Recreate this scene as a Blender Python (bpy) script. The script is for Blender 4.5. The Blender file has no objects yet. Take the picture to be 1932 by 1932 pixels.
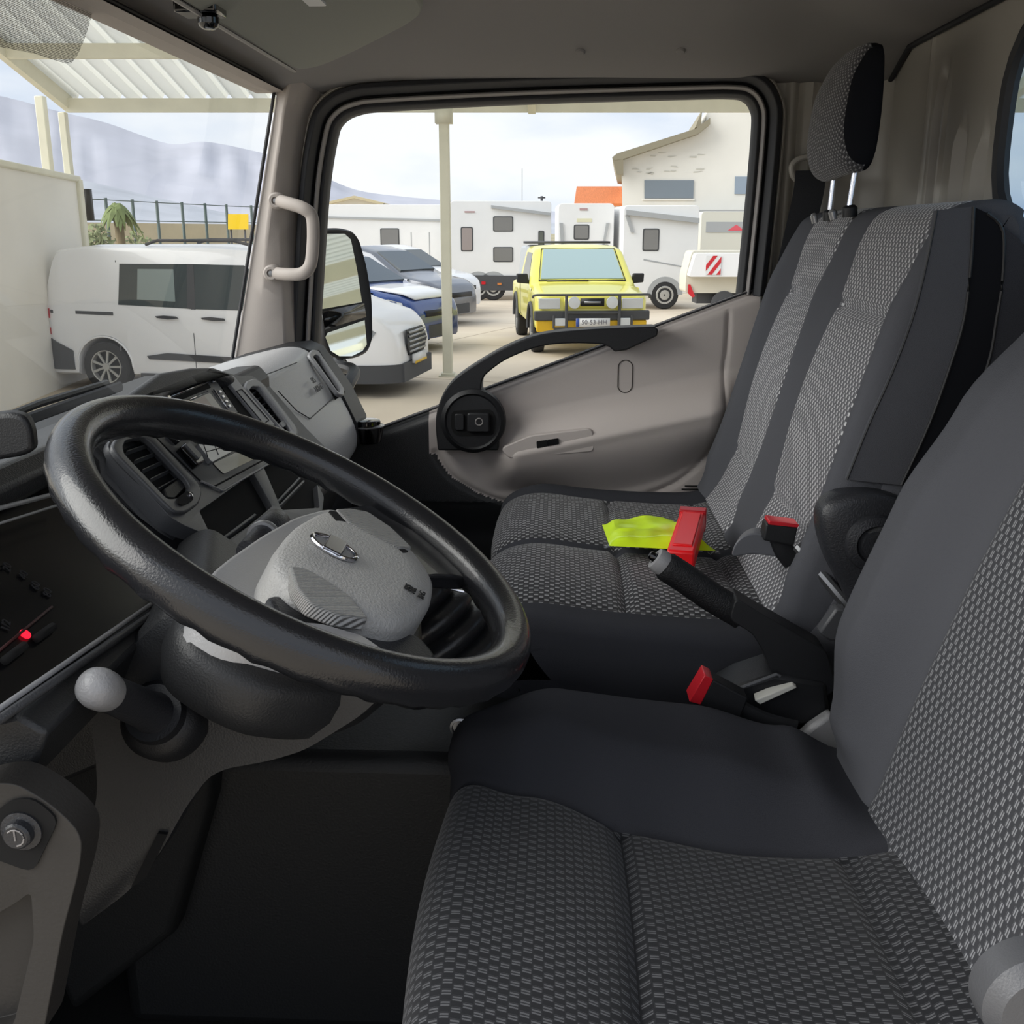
import bpy, bmesh, math, random
from mathutils import Vector, Matrix, noise
random.seed(7)
C = bpy.context.scene.collection
sc = bpy.context.scene
# ------------------------------------------------------------------ camera
F, PX = 1950.0, 966.0
PITCH = math.atan(531/1950.0); PSI = math.radians(2.52); CZ = 1.95
cF = Vector((math.cos(PITCH)*math.cos(PSI), math.cos(PITCH)*math.sin(PSI), -math.sin(PITCH)))
cR = Vector((math.sin(PSI), -math.cos(PSI), 0))
cU = Vector((math.sin(PITCH)*math.cos(PSI), math.sin(PITCH)*math.sin(PSI), math.cos(PITCH)))
cam = bpy.data.cameras.new('camera'); co = bpy.data.objects.new('camera', cam); C.objects.link(co)
M = Matrix.Identity(4)
for i in range(3):
    M[i][0] = cR[i]; M[i][1] = cU[i]; M[i][2] = -cF[i]
M[2][3] = CZ
co.matrix_world = M
cam.sensor_width = 36; cam.lens = 36*F/1932; cam.clip_start = 0.02; cam.clip_end = 9000
sc.camera = co
# ------------------------------------------------------------------ world
w = bpy.data.worlds.new('overcast_sky'); sc.world = w; w.use_nodes = True
nt = w.node_tree; nt.nodes.clear()
def N(nt, t, **k):
    n = nt.nodes.new(t)
    for a, b in k.items(): setattr(n, a, b)
    return n
tc = N(nt, 'ShaderNodeTexCoord'); mp = N(nt, 'ShaderNodeMapping'); mp.inputs['Scale'].default_value = (1.6, 1.6, 4.5)
ns = N(nt, 'ShaderNodeTexNoise'); ns.inputs['Scale'].default_value = 2.1; ns.inputs['Detail'].default_value = 6; ns.inputs['Roughness'].default_value = .5
cr = N(nt, 'ShaderNodeValToRGB')
cr.color_ramp.elements[0].position = .36; cr.color_ramp.elements[0].color = (.50, .58, .72, 1)
cr.color_ramp.elements[1].position = .62; cr.color_ramp.elements[1].color = (.80, .815, .84, 1)
e = cr.color_ramp.elements.new(.48); e.color = (.65, .70, .79, 1)
bg = N(nt, 'ShaderNodeBackground'); bg.inputs['Strength'].default_value = .9
wo = N(nt, 'ShaderNodeOutputWorld')
for a, b in ((tc.outputs['Generated'], mp.inputs[0]), (mp.outputs[0], ns.inputs['Vector']), (ns.outputs['Fac'], cr.inputs[0]), (cr.outputs[0], bg.inputs[0]), (bg.outputs[0], wo.inputs[0])):
    nt.links.new(a, b)
# soft, veiled sun behind thin cloud, high over the yard in front of the truck
sl = bpy.data.lights.new('veiled_sun', 'SUN'); sl.energy = 3.0; sl.angle = math.radians(60); sl.color = (1, .97, .92)
so = bpy.data.objects.new('veiled_sun', sl); C.objects.link(so); so.rotation_euler = Vector((.24, -.80, -.52)).to_track_quat('-Z', 'Y').to_euler()
vs = sc.view_settings
vs.view_transform = 'Standard'; vs.look = 'None'; vs.gamma = 1; vs.use_curve_mapping = False; vs.exposure = 0.55
sc.display_settings.display_device = 'sRGB'
sc.cycles.use_denoising = True
sc.cycles.max_bounces = 10; sc.cycles.diffuse_bounces = 6; sc.cycles.transparent_max_bounces = 24

# ------------------------------------------------------------------ pixel -> place helpers
def ray(x, y): return cF + cR*((x-PX)/F) - cU*((y-PX)/F)
CAM = Vector((0, 0, CZ))
def W(x, y, ax, v):
    d = ray(x, y); i = 'xyz'.index(ax)
    return CAM + d*((v-CAM[i])/d[i])
def WX(pts, X): return [W(x, y, 'x', X) for x, y in pts]
def WP(x, y, p, n):
    d = ray(x, y); return CAM + d*((p-CAM).dot(n)/d.dot(n))

# ------------------------------------------------------------------ materials
def lin(h):
    if isinstance(h, str):
        c = [int(h[i:i+2], 16)/255 for i in (0, 2, 4)]
        return tuple(x/12.92 if x <= .04045 else ((x+.055)/1.055)**2.4 for x in c) + (1,)
    return tuple(h) + (1,)
def mat(name, col, rough=.6, metal=0, bump=0, bscale=300, var=0, vscale=8, spec=.5, coat=0, emit=None, estr=1, streak=None):
    m = bpy.data.materials.new(name); m.use_nodes = True; t = m.node_tree; b = t.nodes['Principled BSDF']
    c = lin(col); b.inputs['Base Color'].default_value = c; b.inputs['Roughness'].default_value = rough
    b.inputs['Metallic'].default_value = metal; b.inputs['Specular IOR Level'].default_value = spec
    b.inputs['Coat Weight'].default_value = coat
    tcn = N(t, 'ShaderNodeTexCoord')
    if var:
        n = N(t, 'ShaderNodeTexNoise'); n.inputs['Scale'].default_value = vscale; n.inputs['Detail'].default_value = 4
        if streak:
            mm = N(t, 'ShaderNodeMapping'); mm.inputs['Scale'].default_value = streak
            t.links.new(tcn.outputs['Object'], mm.inputs[0]); t.links.new(mm.outputs[0], n.inputs['Vector'])
        else: t.links.new(tcn.outputs['Object'], n.inputs['Vector'])
        r = N(t, 'ShaderNodeValToRGB'); r.color_ramp.elements[0].position = .3; r.color_ramp.elements[1].position = .7
        r.color_ramp.elements[0].color = tuple(x*(1-var) for x in c[:3]) + (1,)
        r.color_ramp.elements[1].color = tuple(min(1, x*(1+var)) for x in c[:3]) + (1,)
        t.links.new(n.outputs['Fac'], r.inputs[0]); t.links.new(r.outputs[0], b.inputs['Base Color'])
    if bump:
        n = N(t, 'ShaderNodeTexNoise'); n.inputs['Scale'].default_value = bscale; n.inputs['Detail'].default_value = 3
        t.links.new(tcn.outputs['Object'], n.inputs['Vector'])
        bp = N(t, 'ShaderNodeBump'); bp.inputs['Strength'].default_value = bump; bp.inputs['Distance'].default_value = .002
        t.links.new(n.outputs['Fac'], bp.inputs['Height']); t.links.new(bp.outputs[0], b.inputs['Normal'])
    if emit:
        b.inputs['Emission Color'].default_value = lin(emit); b.inputs['Emission Strength'].default_value = estr
    return m
def glass_mat(name, tint, gloss=.06, rough=0.0):
    m = bpy.data.materials.new(name); m.use_nodes = True; t = m.node_tree; t.nodes.clear()
    tr = N(t, 'ShaderNodeBsdfTransparent'); tr.inputs[0].default_value = lin(tint)
    g = N(t, 'ShaderNodeBsdfGlossy'); g.inputs['Roughness'].default_value = rough
    mx = N(t, 'ShaderNodeMixShader'); lw = N(t, 'ShaderNodeFresnel'); lw.inputs[0].default_value = 1.3
    mu = N(t, 'ShaderNodeMath', operation='MULTIPLY'); mu.inputs[1].default_value = gloss*10
    mu.use_clamp = True
    o = N(t, 'ShaderNodeOutputMaterial')
    t.links.new(lw.outputs[0], mu.inputs[0]); t.links.new(mu.outputs[0], mx.inputs[0]); t.links.new(tr.outputs[0], mx.inputs[1])
    t.links.new(g.outputs[0], mx.inputs[2]); t.links.new(mx.outputs[0], o.inputs[0])
    return m
def weave(name, dark, mid, light, cu=.0062, cv=.0095, stripes=2.0):
    """checker weave: every other cell carries short pale threads"""
    m = bpy.data.materials.new(name); m.use_nodes = True; t = m.node_tree; b = t.nodes['Principled BSDF']
    b.inputs['Roughness'].default_value = .95; b.inputs['Specular IOR Level'].default_value = .15
    uv = N(t, 'ShaderNodeUVMap'); sp = N(t, 'ShaderNodeSeparateXYZ'); t.links.new(uv.outputs[0], sp.inputs[0])
    def mth(op, a, c=None, d=None):
        n = N(t, 'ShaderNodeMath', operation=op)
        for i, v in enumerate((a, c, d)):
            if v is None: continue
            if isinstance(v, (int, float)): n.inputs[i].default_value = v
            else: t.links.new(v, n.inputs[i])
        return n.outputs[0]
    u = mth('DIVIDE', sp.outputs[0], cu); v = mth('DIVIDE', sp.outputs[1], cv)
    ck = mth('MODULO', mth('ADD', mth('FLOOR', u), mth('FLOOR', v)), 2.0); ck = mth('ABSOLUTE', ck)
    fu = mth('FRACT', u); fv = mth('FRACT', v)
    st = mth('GREATER_THAN', mth('SINE', mth('MULTIPLY', fu, stripes*2*math.pi)), -.2)
    vm = mth('MULTIPLY', mth('GREATER_THAN', fv, .1), mth('LESS_THAN', fv, .9))
    thr = mth('MULTIPLY', mth('MULTIPLY', ck, st), vm)
    m1 = N(t, 'ShaderNodeMix', data_type='RGBA'); m1.inputs[6].default_value = lin(dark); m1.inputs[7].default_value = lin(mid)
    t.links.new(ck, m1.inputs[0])
    m2 = N(t, 'ShaderNodeMix', data_type='RGBA'); m2.inputs[7].default_value = lin(light)
    t.links.new(m1.outputs[2], m2.inputs[6]); t.links.new(thr, m2.inputs[0])
    t.links.new(m2.outputs[2], b.inputs['Base Color'])
    bp = N(t, 'ShaderNodeBump'); bp.inputs['Strength'].default_value = .4; bp.inputs['Distance'].default_value = .0006
    t.links.new(thr, bp.inputs['Height']); t.links.new(bp.outputs[0], b.inputs['Normal'])
    b.inputs['Sheen Weight'].default_value = .15
    return m
m_trim = mat('beige_grey_trim_plastic', 'c4bbb6', .6, bump=.15, bscale=900)
m_pillar = mat('pillar_trim_plastic', 'a19993', .6, bump=.15, bscale=900)
m_head = mat('headliner_cloth', '8c8988', .95, bump=.3, bscale=1500, spec=.1)
m_visor = mat('visor_vinyl', '8d8e86', .8, bump=.2, bscale=500)
m_panel = mat('painted_cab_steel', 'a5a199', .38, bump=.03, bscale=80)
m_black = mat('black_plastic', '17181b', .5, bump=.2, bscale=700)
m_blacksoft = mat('black_soft_plastic', '2b2c30', .38, bump=.35, bscale=450)
m_gloss = mat('gloss_black_plastic', '08080a', .12, coat=.5)
m_rubber = mat('black_rubber', '232428', .6)
m_strip = mat('grey_flange_strip', '8e8a88', .45)
m_dash = mat('charcoal_dash_plastic', '3c3d40', .45, bump=.35, bscale=500)
m_dash_lt = mat('grey_dash_plastic', '8e8e90', .36, bump=.3, bscale=420)
m_fascia = mat('dark_grey_fascia', '4e4f52', .4, bump=.15, bscale=700)
m_cover = mat('sheen_pale_cover_plastic', 'b4b4b5', .3, bump=.25, bscale=420)  # windscreen sheen on airbag cover and upper shroud put into the base colour
m_col = mat('dark_column_plastic', '28292b', .45, bump=.3, bscale=500)
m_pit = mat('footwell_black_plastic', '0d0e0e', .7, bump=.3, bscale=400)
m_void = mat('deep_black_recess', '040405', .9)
m_chrome = mat('chrome', 'd8d8dc', .08, metal=1)
m_silver = mat('silver_plastic', 'a9aaad', .3, metal=.6)
m_steel = mat('brushed_steel', '8d8e90', .35, metal=.9)
m_knit = mat('charcoal_knit_fabric', '56575c', 1, bump=.5, bscale=1400, spec=.1)
m_knit_dk = mat('black_knit_fabric', '3d3e43', 1, bump=.5, bscale=1400, spec=.1)
m_weave = weave('driver_seat_weave', '232427', '2c2d30', '5c5d60', .0054, .0088)
m_weave_lt = weave('backrest_weave', '55565a', '6b6c70', 'b4b4b6')
m_weave_p = weave('bench_weave', '2b2b2e', '3b3b3e', '98989a', .0065, .0075, 1.0)
m_weave_pl = weave('bench_weave_lit', '58585c', '727276', 'c6c6c8', .0066, .0062, 1.0)  # lighter copy of the bench weave: light on the backrest put into colour
m_red = mat('red_plastic', 'f5121c', .35)
m_redlens = mat('red_press_button', 'c8202c', .3)
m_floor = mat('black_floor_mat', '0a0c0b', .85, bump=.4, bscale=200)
m_hivis = mat('neon_yellow_fabric', 'dcff14', .8, bump=.5, bscale=60)
m_white = mat('white_paint', 'e9e9ea', .3, coat=.4)
m_whitetrim = mat('white_plastic', 'dcdcdc', .5)
m_glass = glass_mat('clear_window_glass', 'f8faf9', .006)
m_carglass = mat('tinted_car_glass', '3c4548', .08, spec=.6)
m_tyre = mat('tyre_rubber', '2b2b2c', .85)
m_alloy = mat('alloy_wheel', 'b9b8b4', .35, metal=.4)
m_post = mat('cream_steel_post', 'd6d3c0', .55, var=.05, vscale=3)

# ------------------------------------------------------------------ mesh helpers
def top(name, label, cat, loc=(0, 0, 0), rz=0, group=None):
    o = bpy.data.objects.new(name, None); C.objects.link(o); o.location = loc; o.rotation_euler = (0, 0, rz)
    o['label'] = label; o['category'] = cat; o.empty_display_size = .05
    if group: o['group'] = group
    return o
def wmat(o):
    m = Matrix.Identity(4)
    while o is not None:
        m = Matrix.Translation(o.location) @ o.rotation_euler.to_matrix().to_4x4() @ m; o = o.parent
    return m
class Mesh:
    def __init__(s): s.v = []; s.f = []; s.m = []; s.uv = {}; s.mats = []
    def mi(s, m):
        if m not in s.mats: s.mats.append(m)
        return s.mats.index(m)
    def add(s, vs, fs, m=None, uvs=None):
        o = len(s.v); s.v += [Vector(p) for p in vs]; k = s.mi(m) if m else 0
        for j, f in enumerate(fs):
            s.f.append([o+i for i in f]); s.m.append(k)
            if uvs: s.uv[len(s.f)-1] = [uvs[i] for i in f]
        return s
    def box(s, a, b, m=None):
        x0, y0, z0 = a; x1, y1, z1 = b
        vs = [(x, y, z) for x in (x0, x1) for y in (y0, y1) for z in (z0, z1)]
        return s.add(vs, [(0, 1, 3, 2), (4, 6, 7, 5), (0, 4, 5, 1), (2, 3, 7, 6), (0, 2, 6, 4), (1, 5, 7, 3)], m)
    def prism(s, pts, ext, m=None):
        n = len(pts); pts = [Vector(p) for p in pts]; ext = Vector(ext)
        return s.add(pts + [p+ext for p in pts], [list(range(n))[::-1], list(range(n, 2*n))] + [(i, (i+1) % n, n+(i+1) % n, n+i) for i in range(n)], m)
    def loft(s, rings, closed=True, caps=True, m=None, mfun=None, wrap=False):
        n = len(rings[0]); R = len(rings); o = len(s.v)
        for r in rings: s.v += [Vector(p) for p in r]
        # uv by arc length
        U = []; 
        for r in rings:
            a = 0; row = [0]
            for j in range(n if closed else n-1):
                a += (Vector(r[(j+1) % n])-Vector(r[j])).length; row.append(a)
            mid = row[n//2]; U.append([x-mid for x in row])
        mid = R//2; V = [0]
        for i in range(1, R): V.append(V[-1]+max((Vector(rings[i][n//4])-Vector(rings[i-1][n//4])).length, 1e-5))
        for i in range(R if wrap else R-1):
            i2 = (i+1) % R
            for j in range(n if closed else n-1):
                j2 = (j+1) % n
                s.f.append([o+i*n+j, o+i*n+j2, o+i2*n+j2, o+i2*n+j])
                s.m.append(s.mi(mfun(i, j) if mfun else m) if (mfun or m) else 0)
                s.uv[len(s.f)-1] = [(U[mid][j], V[i]), (U[mid][j+1], V[i]), (U[mid][j+1], V[i2]), (U[mid][j], V[i2])]
        if caps and closed and not wrap:
            s.f.append([o+j for j in range(n)][::-1]); s.m.append(s.mi(mfun(0, 0) if mfun else m) if (mfun or m) else 0)
            s.f.append([o+(R-1)*n+j for j in range(n)]); s.m.append(s.mi(mfun(R-2, 0) if mfun else m) if (mfun or m) else 0)
        return s
    def tube(s, path, r, seg=10, m=None, closed=False, flat=None, up=(0, 0, 1)):
        path = [Vector(p) for p in path]; n = len(path); rings = []
        for i, p in enumerate(path):
            a = path[(i-1) % n] if (closed or i) else p; b = path[(i+1) % n] if (closed or i < n-1) else p
            t = (b-a).normalized(); u = Vector(up); x = t.cross(u)
            if x.length < 1e-3: x = t.cross(Vector((0, 1, 0)))
            x.normalize(); y = x.cross(t).normalized()
            rr = r[i] if isinstance(r, (list, tuple)) else r
            fx, fy = flat or (1, 1)
            rings.append([p + x*(math.cos(k*2*math.pi/seg)*rr*fx) + y*(math.sin(k*2*math.pi/seg)*rr*fy) for k in range(seg)])
        return s.loft(rings, m=m, wrap=closed)
    def lathe(s, c, ax, prof, seg=28, m=None, mfun=None, caps=True):
        ax = Vector(ax).normalized(); c = Vector(c); x = ax.orthogonal().normalized(); y = ax.cross(x)
        rings = [[c+ax*h+(x*math.cos(k*2*math.pi/seg)+y*math.sin(k*2*math.pi/seg))*max(r, 1e-4) for k in range(seg)] for r, h in prof]
        return s.loft(rings, m=m, mfun=mfun, caps=caps)
    def build(s, name, mt=None, parent=None, smooth=True, bevel=0, bseg=2, sub=0, angle=35, local=False, solid=0, kind=None, label=None, pos=None):
        me = bpy.data.meshes.new(name)
        vs = s.v
        if pos is not None:
            vs = [v-Vector(pos) for v in vs]
        if parent is not None and not local:
            inv = wmat(parent).inverted()
            vs = [inv @ v for v in vs]
        me.from_pydata([tuple(v) for v in vs], [], s.f)
        mats = list(s.mats)
        if mt: mats = [mt] if not mats else mats
        for x in mats: me.materials.append(x)
        for p, k in zip(me.polygons, s.m): p.material_index = k
        if s.uv:
            ul = me.uv_layers.new(name='UVMap')
            for fi, uvs in s.uv.items():
                for li, q in zip(me.polygons[fi].loop_indices, uvs): ul.data[li].uv = q
        bm = bmesh.new(); bm.from_mesh(me)
        bmesh.ops.recalc_face_normals(bm, faces=bm.faces)
        if angle and smooth:
            for ed in bm.edges:
                if len(ed.link_faces) == 2 and ed.calc_face_angle(0) > math.radians(angle): ed.smooth = False
        bm.to_mesh(me); bm.free()
        if smooth:
            for p in me.polygons: p.use_smooth = True
        o = bpy.data.objects.new(name, me); C.objects.link(o)
        if pos is not None: o.location = pos
        if parent is not None: o.parent = parent
        if bevel:
            b = o.modifiers.new('bevel', 'BEVEL'); b.width = bevel; b.segments = bseg; b.limit_method = 'ANGLE'; b.angle_limit = math.radians(40); b.harden_normals = False
        if sub:
            b = o.modifiers.new('sub', 'SUBSURF'); b.levels = sub; b.render_levels = sub
        if solid:
            b = o.modifiers.new('solid', 'SOLIDIFY'); b.thickness = solid; b.offset = 0
        if kind: o['kind'] = kind
        if label: o['label'] = label
        return o
def bake(o):
    dg = bpy.context.evaluated_depsgraph_get(); dg.update()
    me = bpy.data.meshes.new_from_object(o.evaluated_get(dg)); o.modifiers.clear(); o.data = me
def cut(o, cutter):
    """apply a boolean difference and delete the cutter"""
    c = cutter.build('cutter', None, o.parent, smooth=False)
    b = o.modifiers.new('cut', 'BOOLEAN'); b.operation = 'DIFFERENCE'; b.object = c; b.solver = 'EXACT'
    bake(o); bpy.data.objects.remove(c)
def spline(pts, n=8, closed=False):
    pts = [Vector(p) for p in pts]; out = []; L = len(pts)
    for i in range(L if closed else L-1):
        if closed: a, b, c, d = pts[(i-1) % L], pts[i], pts[(i+1) % L], pts[(i+2) % L]
        else: a, b, c, d = pts[max(i-1, 0)], pts[i], pts[i+1], pts[min(i+2, L-1)]
        for k in range(n):
            t = k/n
            out.append(.5*((2*b)+(c-a)*t+(2*a-5*b+4*c-d)*t*t+(3*b-a-3*c+d)*t**3))
    if not closed: out.append(pts[-1])
    return out
def rounded(pts, r, n=5):
    pts = [Vector(p) for p in pts]; out = []; L = len(pts)
    for i in range(L):
        p = pts[i]; a = pts[i-1]; b = pts[(i+1) % L]
        rr = r[i] if isinstance(r, (list, tuple)) else r
        da = (a-p); db = (b-p); k = min(rr, da.length*.45, db.length*.45)
        p0 = p+da.normalized()*k; p1 = p+db.normalized()*k
        for j in range(n+1):
            t = j/n; out.append(p0*(1-t)**2+p*2*t*(1-t)+p1*t*t)
    return out
def lerp(tab, x):
    if x <= tab[0][0]: return tab[0][1]
    for (a, b), (c, d) in zip(tab, tab[1:]):
        if x <= c:
            t = (x-a)/(c-a); return b+(d-b)*t
    return tab[-1][1]
def slerp(tab, x):
    if x <= tab[0][0]: return tab[0][1]
    for (a, b), (c, d) in zip(tab, tab[1:]):
        if x <= c:
            t = (x-a)/(c-a); t = t*t*(3-2*t); return b+(d-b)*t
    return tab[-1][1]
def g2(x, s): return math.exp(-(x/s)**2)
def struct(o): o['kind'] = 'structure'; return o
def textobj(s, loc, size, xdir, ydir, m, parent, name='lettering', extr=.0004):
    cu = bpy.data.curves.new(name, 'FONT'); cu.body = s; cu.size = size; cu.extrude = extr; cu.align_x = 'CENTER'; cu.align_y = 'CENTER'
    cu.materials.append(m); t = bpy.data.objects.new(name, cu); C.objects.link(t)
    x = Vector(xdir).normalized(); z = x.cross(Vector(ydir)).normalized(); y = z.cross(x)
    mm = Matrix.Identity(4)
    for i in range(3): mm[i][0] = x[i]; mm[i][1] = y[i]; mm[i][2] = z[i]; mm[i][3] = loc[i]
    if parent is not None:
        t.parent = parent; mm = wmat(parent).inverted() @ mm
    t.matrix_basis = mm
    dg = bpy.context.evaluated_depsgraph_get(); dg.update()
    me = bpy.data.meshes.new_from_object(t.evaluated_get(dg)); t2 = bpy.data.objects.new(name, me); C.objects.link(t2)
    t2.parent = parent; t2.matrix_basis = mm; bpy.data.objects.remove(t)
    return t2
# ================================================================== CAB SHELL (the setting)
XD, XI = 2.1, 0.42          # passenger door plane, driver side opening
YR, YF = -0.615, 0.535
def ss(t): t = max(0, min(1, t)); return t*t*(3-2*t)
def ceil_z(x, y):
    z = 2.325
    xs_ = 1.80+.13*ss((-.25-y)/.3); z -= ((.105*ss((x-xs_)/(2.10-xs_))**1.2)**3+(.108*ss((y-.22)/.34))**3+(.060*ss((-.36-y)/.26))**3)**(1/3)
    return z
m = Mesh(); nx, ny = 46, 34
rings = [[(XI+(XD+.03-XI)*i/nx, YR-.03+(YF-YR+.03)*j/ny, ceil_z(XI+(XD+.03-XI)*i/nx, YR-.03+(YF-YR+.03)*j/ny)) for i in range(nx+1)] for j in range(ny+1)]
m.loft(rings, closed=False); o = struct(m.build('ceiling', m_head)); o['label'] = 'dark grey cloth headliner over the cab'; o['category'] = 'ceiling'
# steel roof skin above the headliner
m = Mesh(); m.box((XI-.05, YR-.06, 2.37), (XD+.1, YF+.06, 2.40)); m.box((XI-.05, YF, 2.25), (XD+.1, YF+.06, 2.37)); m.box((XD+.04, YR-.06, 2.25), (XD+.1, YF+.06, 2.38)); m.box((XI-.05, YR-.06, 2.25), (XI, YF+.06, 2.38))
o = struct(m.build('roof_skin', m_white)); o['label'] = 'outer steel skin of the cab roof'; o['category'] = 'roof'
# two headliner clips
for k, (px, py) in enumerate(((1095, 112), (1285, 104))):
    p = WP(px, py, Vector((1.98, 0, 2.25)), Vector((-.75, 0, -.65)))
    p = Vector((1.99, p.y, ceil_z(1.99, p.y)))
    m = Mesh(); m.lathe(p+Vector((.002, 0, .002)), (-.5, 0, -.86), [(0, -.002), (.0085, -.002), (.0085, .004), (.006, .0065), (0, .007)], 20)
    o = m.build('trim_clip', m_head); o['label'] = ('round headliner clip nearer the sun visor', 'round headliner clip nearer the headrest')[k]; o['category'] = 'clip'; o['group'] = 'headliner clips above the passenger door'
# windscreen header trim
m = Mesh(); prof = [(.515, 2.200), (.540, 2.198), (.548, 2.214), (.535, 2.232), (.50, 2.250), (.46, 2.262), (.455, 2.285), (.56, 2.30), (.575, 2.2)]
m.loft([[(x, y, z) for y, z in prof] for x in [XI+(2.07-XI)*i/20 for i in range(21)]])
o = struct(m.build('trim_1', m_pillar, bevel=.003)); o['label'] = 'grey plastic header strip along the top of the windscreen'; o['category'] = 'trim'
# A-pillar
Yw = [(1.60, .668), (1.678, .652), (2.213, .528), (2.24, .50)]
Yd = [(1.6, .524), (1.75, .520), (1.95, .518), (2.08, .50), (2.16, .482), (2.24, .44)]
m = Mesh(); rings = []
for i in range(30):
    z = 1.58+.70*i/29; a = lerp(Yw, z); b = lerp(Yd, z); t = ss((z-2.12)/.12)
    rings.append([(2.05, a, z), (2.046-.01*t, a-.012, z), (2.035-.02*t, (a*.6+b*.4), z), (2.045-.02*t, b+.02, z), (2.085, b, z), (2.17, b, z), (2.19, (a+b)/2, z), (2.15, a, z)])
m.loft(rings); o = struct(m.build('trim_2', m_pillar, bevel=.004, angle=50)); o['label'] = 'beige grey windscreen pillar trim beside the passenger door'; o['category'] = 'trim'
m = Mesh(); m.tube([(2.045, lerp(Yw, z)+.003, z) for z in [1.6+.613*i/12 for i in range(13)]]+[(2.03, .535, 2.214), (1.9, .537, 2.214), (XI, .537, 2.214)], .0035, 8)
o = struct(m.build('trim_3', m_rubber)); o['label'] = 'thin black rubber edge around the windscreen'; o['category'] = 'trim'
# windscreen glass
WN = Vector((0, .977, .21)).normalized(); WPt = Vector((1.3, .545, 2.214))
def wy(z): return .545+(2.214-z)*.2275
m = Mesh(); m.loft([[(XI+(2.08-XI)*i/12, wy(z)+.05*(1-((i-6)/6)**2)*.6, z) for i in range(13)] for z in (1.6, 1.75, 1.9, 2.05, 2.2, 2.23)], closed=False)
o = struct(m.build('window_1', m_glass)); o['label'] = 'clear windscreen in front of the steering wheel'; o['category'] = 'windscreen'
# dotted shade patch on the glass
m_dots = bpy.data.materials.new('dotted_ceramic_band'); m_dots.use_nodes = True; t = m_dots.node_tree; t.nodes.clear()
tcn = N(t, 'ShaderNodeTexCoord'); vo = N(t, 'ShaderNodeTexVoronoi'); vo.inputs['Scale'].default_value = 620; vo.inputs['Randomness'].default_value = .1
gt = N(t, 'ShaderNodeMath', operation='LESS_THAN'); gt.inputs[1].default_value = .42
d = N(t, 'ShaderNodeBsdfDiffuse'); d.inputs[0].default_value = lin('6f6c66'); tr = N(t, 'ShaderNodeBsdfTransparent'); mx = N(t, 'ShaderNodeMixShader'); oo = N(t, 'ShaderNodeOutputMaterial')
t.links.new(tcn.outputs['Object'], vo.inputs['Vector']); t.links.new(vo.outputs['Distance'], gt.inputs[0]); t.links.new(gt.outputs[0], mx.inputs[0]); t.links.new(tr.outputs[0], mx.inputs[1]); t.links.new(d.outputs[0], mx.inputs[2]); t.links.new(mx.outputs[0], oo.inputs[0])
# same slope as the windscreen, just inside it
q = rounded([WP(x, y, WPt+Vector((0, .012, 0)), WN) for x, y in [(-260, -30), (188, -30), (165, 60), (146, 106), (132, 122), (60, 100), (-260, 40)]], [.001, .001, .05, .02, .02, .02, .001], 4)
m = Mesh(); m.prism(q, WN*.0008); o = m.build('shade_band', m_dots, smooth=False); o['label'] = 'grey dotted shade band on the windscreen glass at the upper corner'; o['category'] = 'shade band'
# rear wall with pressed ribs and the oval window
def rib(x, z):
    d = 0; x /= .904
    tz = ss((2.22-z)/.08); d -= .026*g2(x-2.005, .017)*tz
    d += .010*g2(x-2.030, .006)*tz+.010*g2(x-1.976, .006)*tz
    t2 = ss((2.13-z)/.06)
    d += .012*g2(x-1.895, .006)*t2-.010*g2(x-1.880, .009)*t2
    d += .011*g2(x-1.80, .006)*ss((2.10-z)/.06)-.010*g2(x-1.785, .009)*t2
    d += .006*g2(x-2.075, .006)
    return d
ox, oz, orx, orz, orr = 1.19, 2.085, .345, .158, 4
def inside(x, z, k=1.0): return abs((x-ox)/(orx*k))**3.2+abs((z-oz)/(orz*k))**3.2 < 1
m = Mesh(); nx = 340; nz = 110; idx = {}; vs = []; fs = []
for i in range(nx+1):
    for j in range(nz+1):
        x = XI+(2.13-XI)*i/nx; z = 1.25+1.10*j/nz
        idx[i, j] = len(vs); vs.append((x, YR+rib(x, z), z))
for i in range(nx):
    for j in range(nz):
        x = XI+(2.13-XI)*(i+.5)/nx; z = 1.25+1.10*(j+.5)/nz
        if not inside(x, z): fs.append((idx[i, j], idx[i+1, j], idx[i+1, j+1], idx[i, j+1]))
m.add(vs, fs); m.box((XI, YR-.01, .9), (2.13, YR, 1.26))
o = struct(m.build('wall_back', m_panel)); o['label'] = 'pressed steel rear wall of the cab with vertical ribs'; o['category'] = 'wall'
def oval(k, y, n=72):
    r = []
    for i in range(n):
        a = 2*math.pi*i/n; c, s_ = math.cos(a), math.sin(a); rr = (abs(c/(orx*k))**3.2+abs(s_/(orz*k))**3.2)**(-1/3.2)
        r.append((ox+c*rr, y, oz+s_*rr))
    return r
r0 = top('window_2', 'oval rear cab window behind the passenger seat', 'window', (ox, YR, oz)); r0['kind'] = 'structure'
m = Mesh(); m.tube(oval(1.02, YR+.004), .012, 8, closed=True, up=(0, 1, 0)); m.build('window_seal', m_rubber, r0)
m = Mesh(); m.add(oval(1.0, YR-.004), [list(range(72))]); m.build('pane', glass_mat('rear_glass', 'b4c6d2', .01), r0, smooth=False)
# cargo box wall behind the cab seen through the rear window
m = Mesh(); m.box((.0, -1.75, .9), (2.35, -1.70, 2.6)); o = struct(m.build('cargo_wall', mat('pale_blue_panel', 'b9cbd8', .5, var=.12, vscale=6))); o['label'] = 'pale blue box body panel behind the rear cab window'; o['category'] = 'panel'
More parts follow.
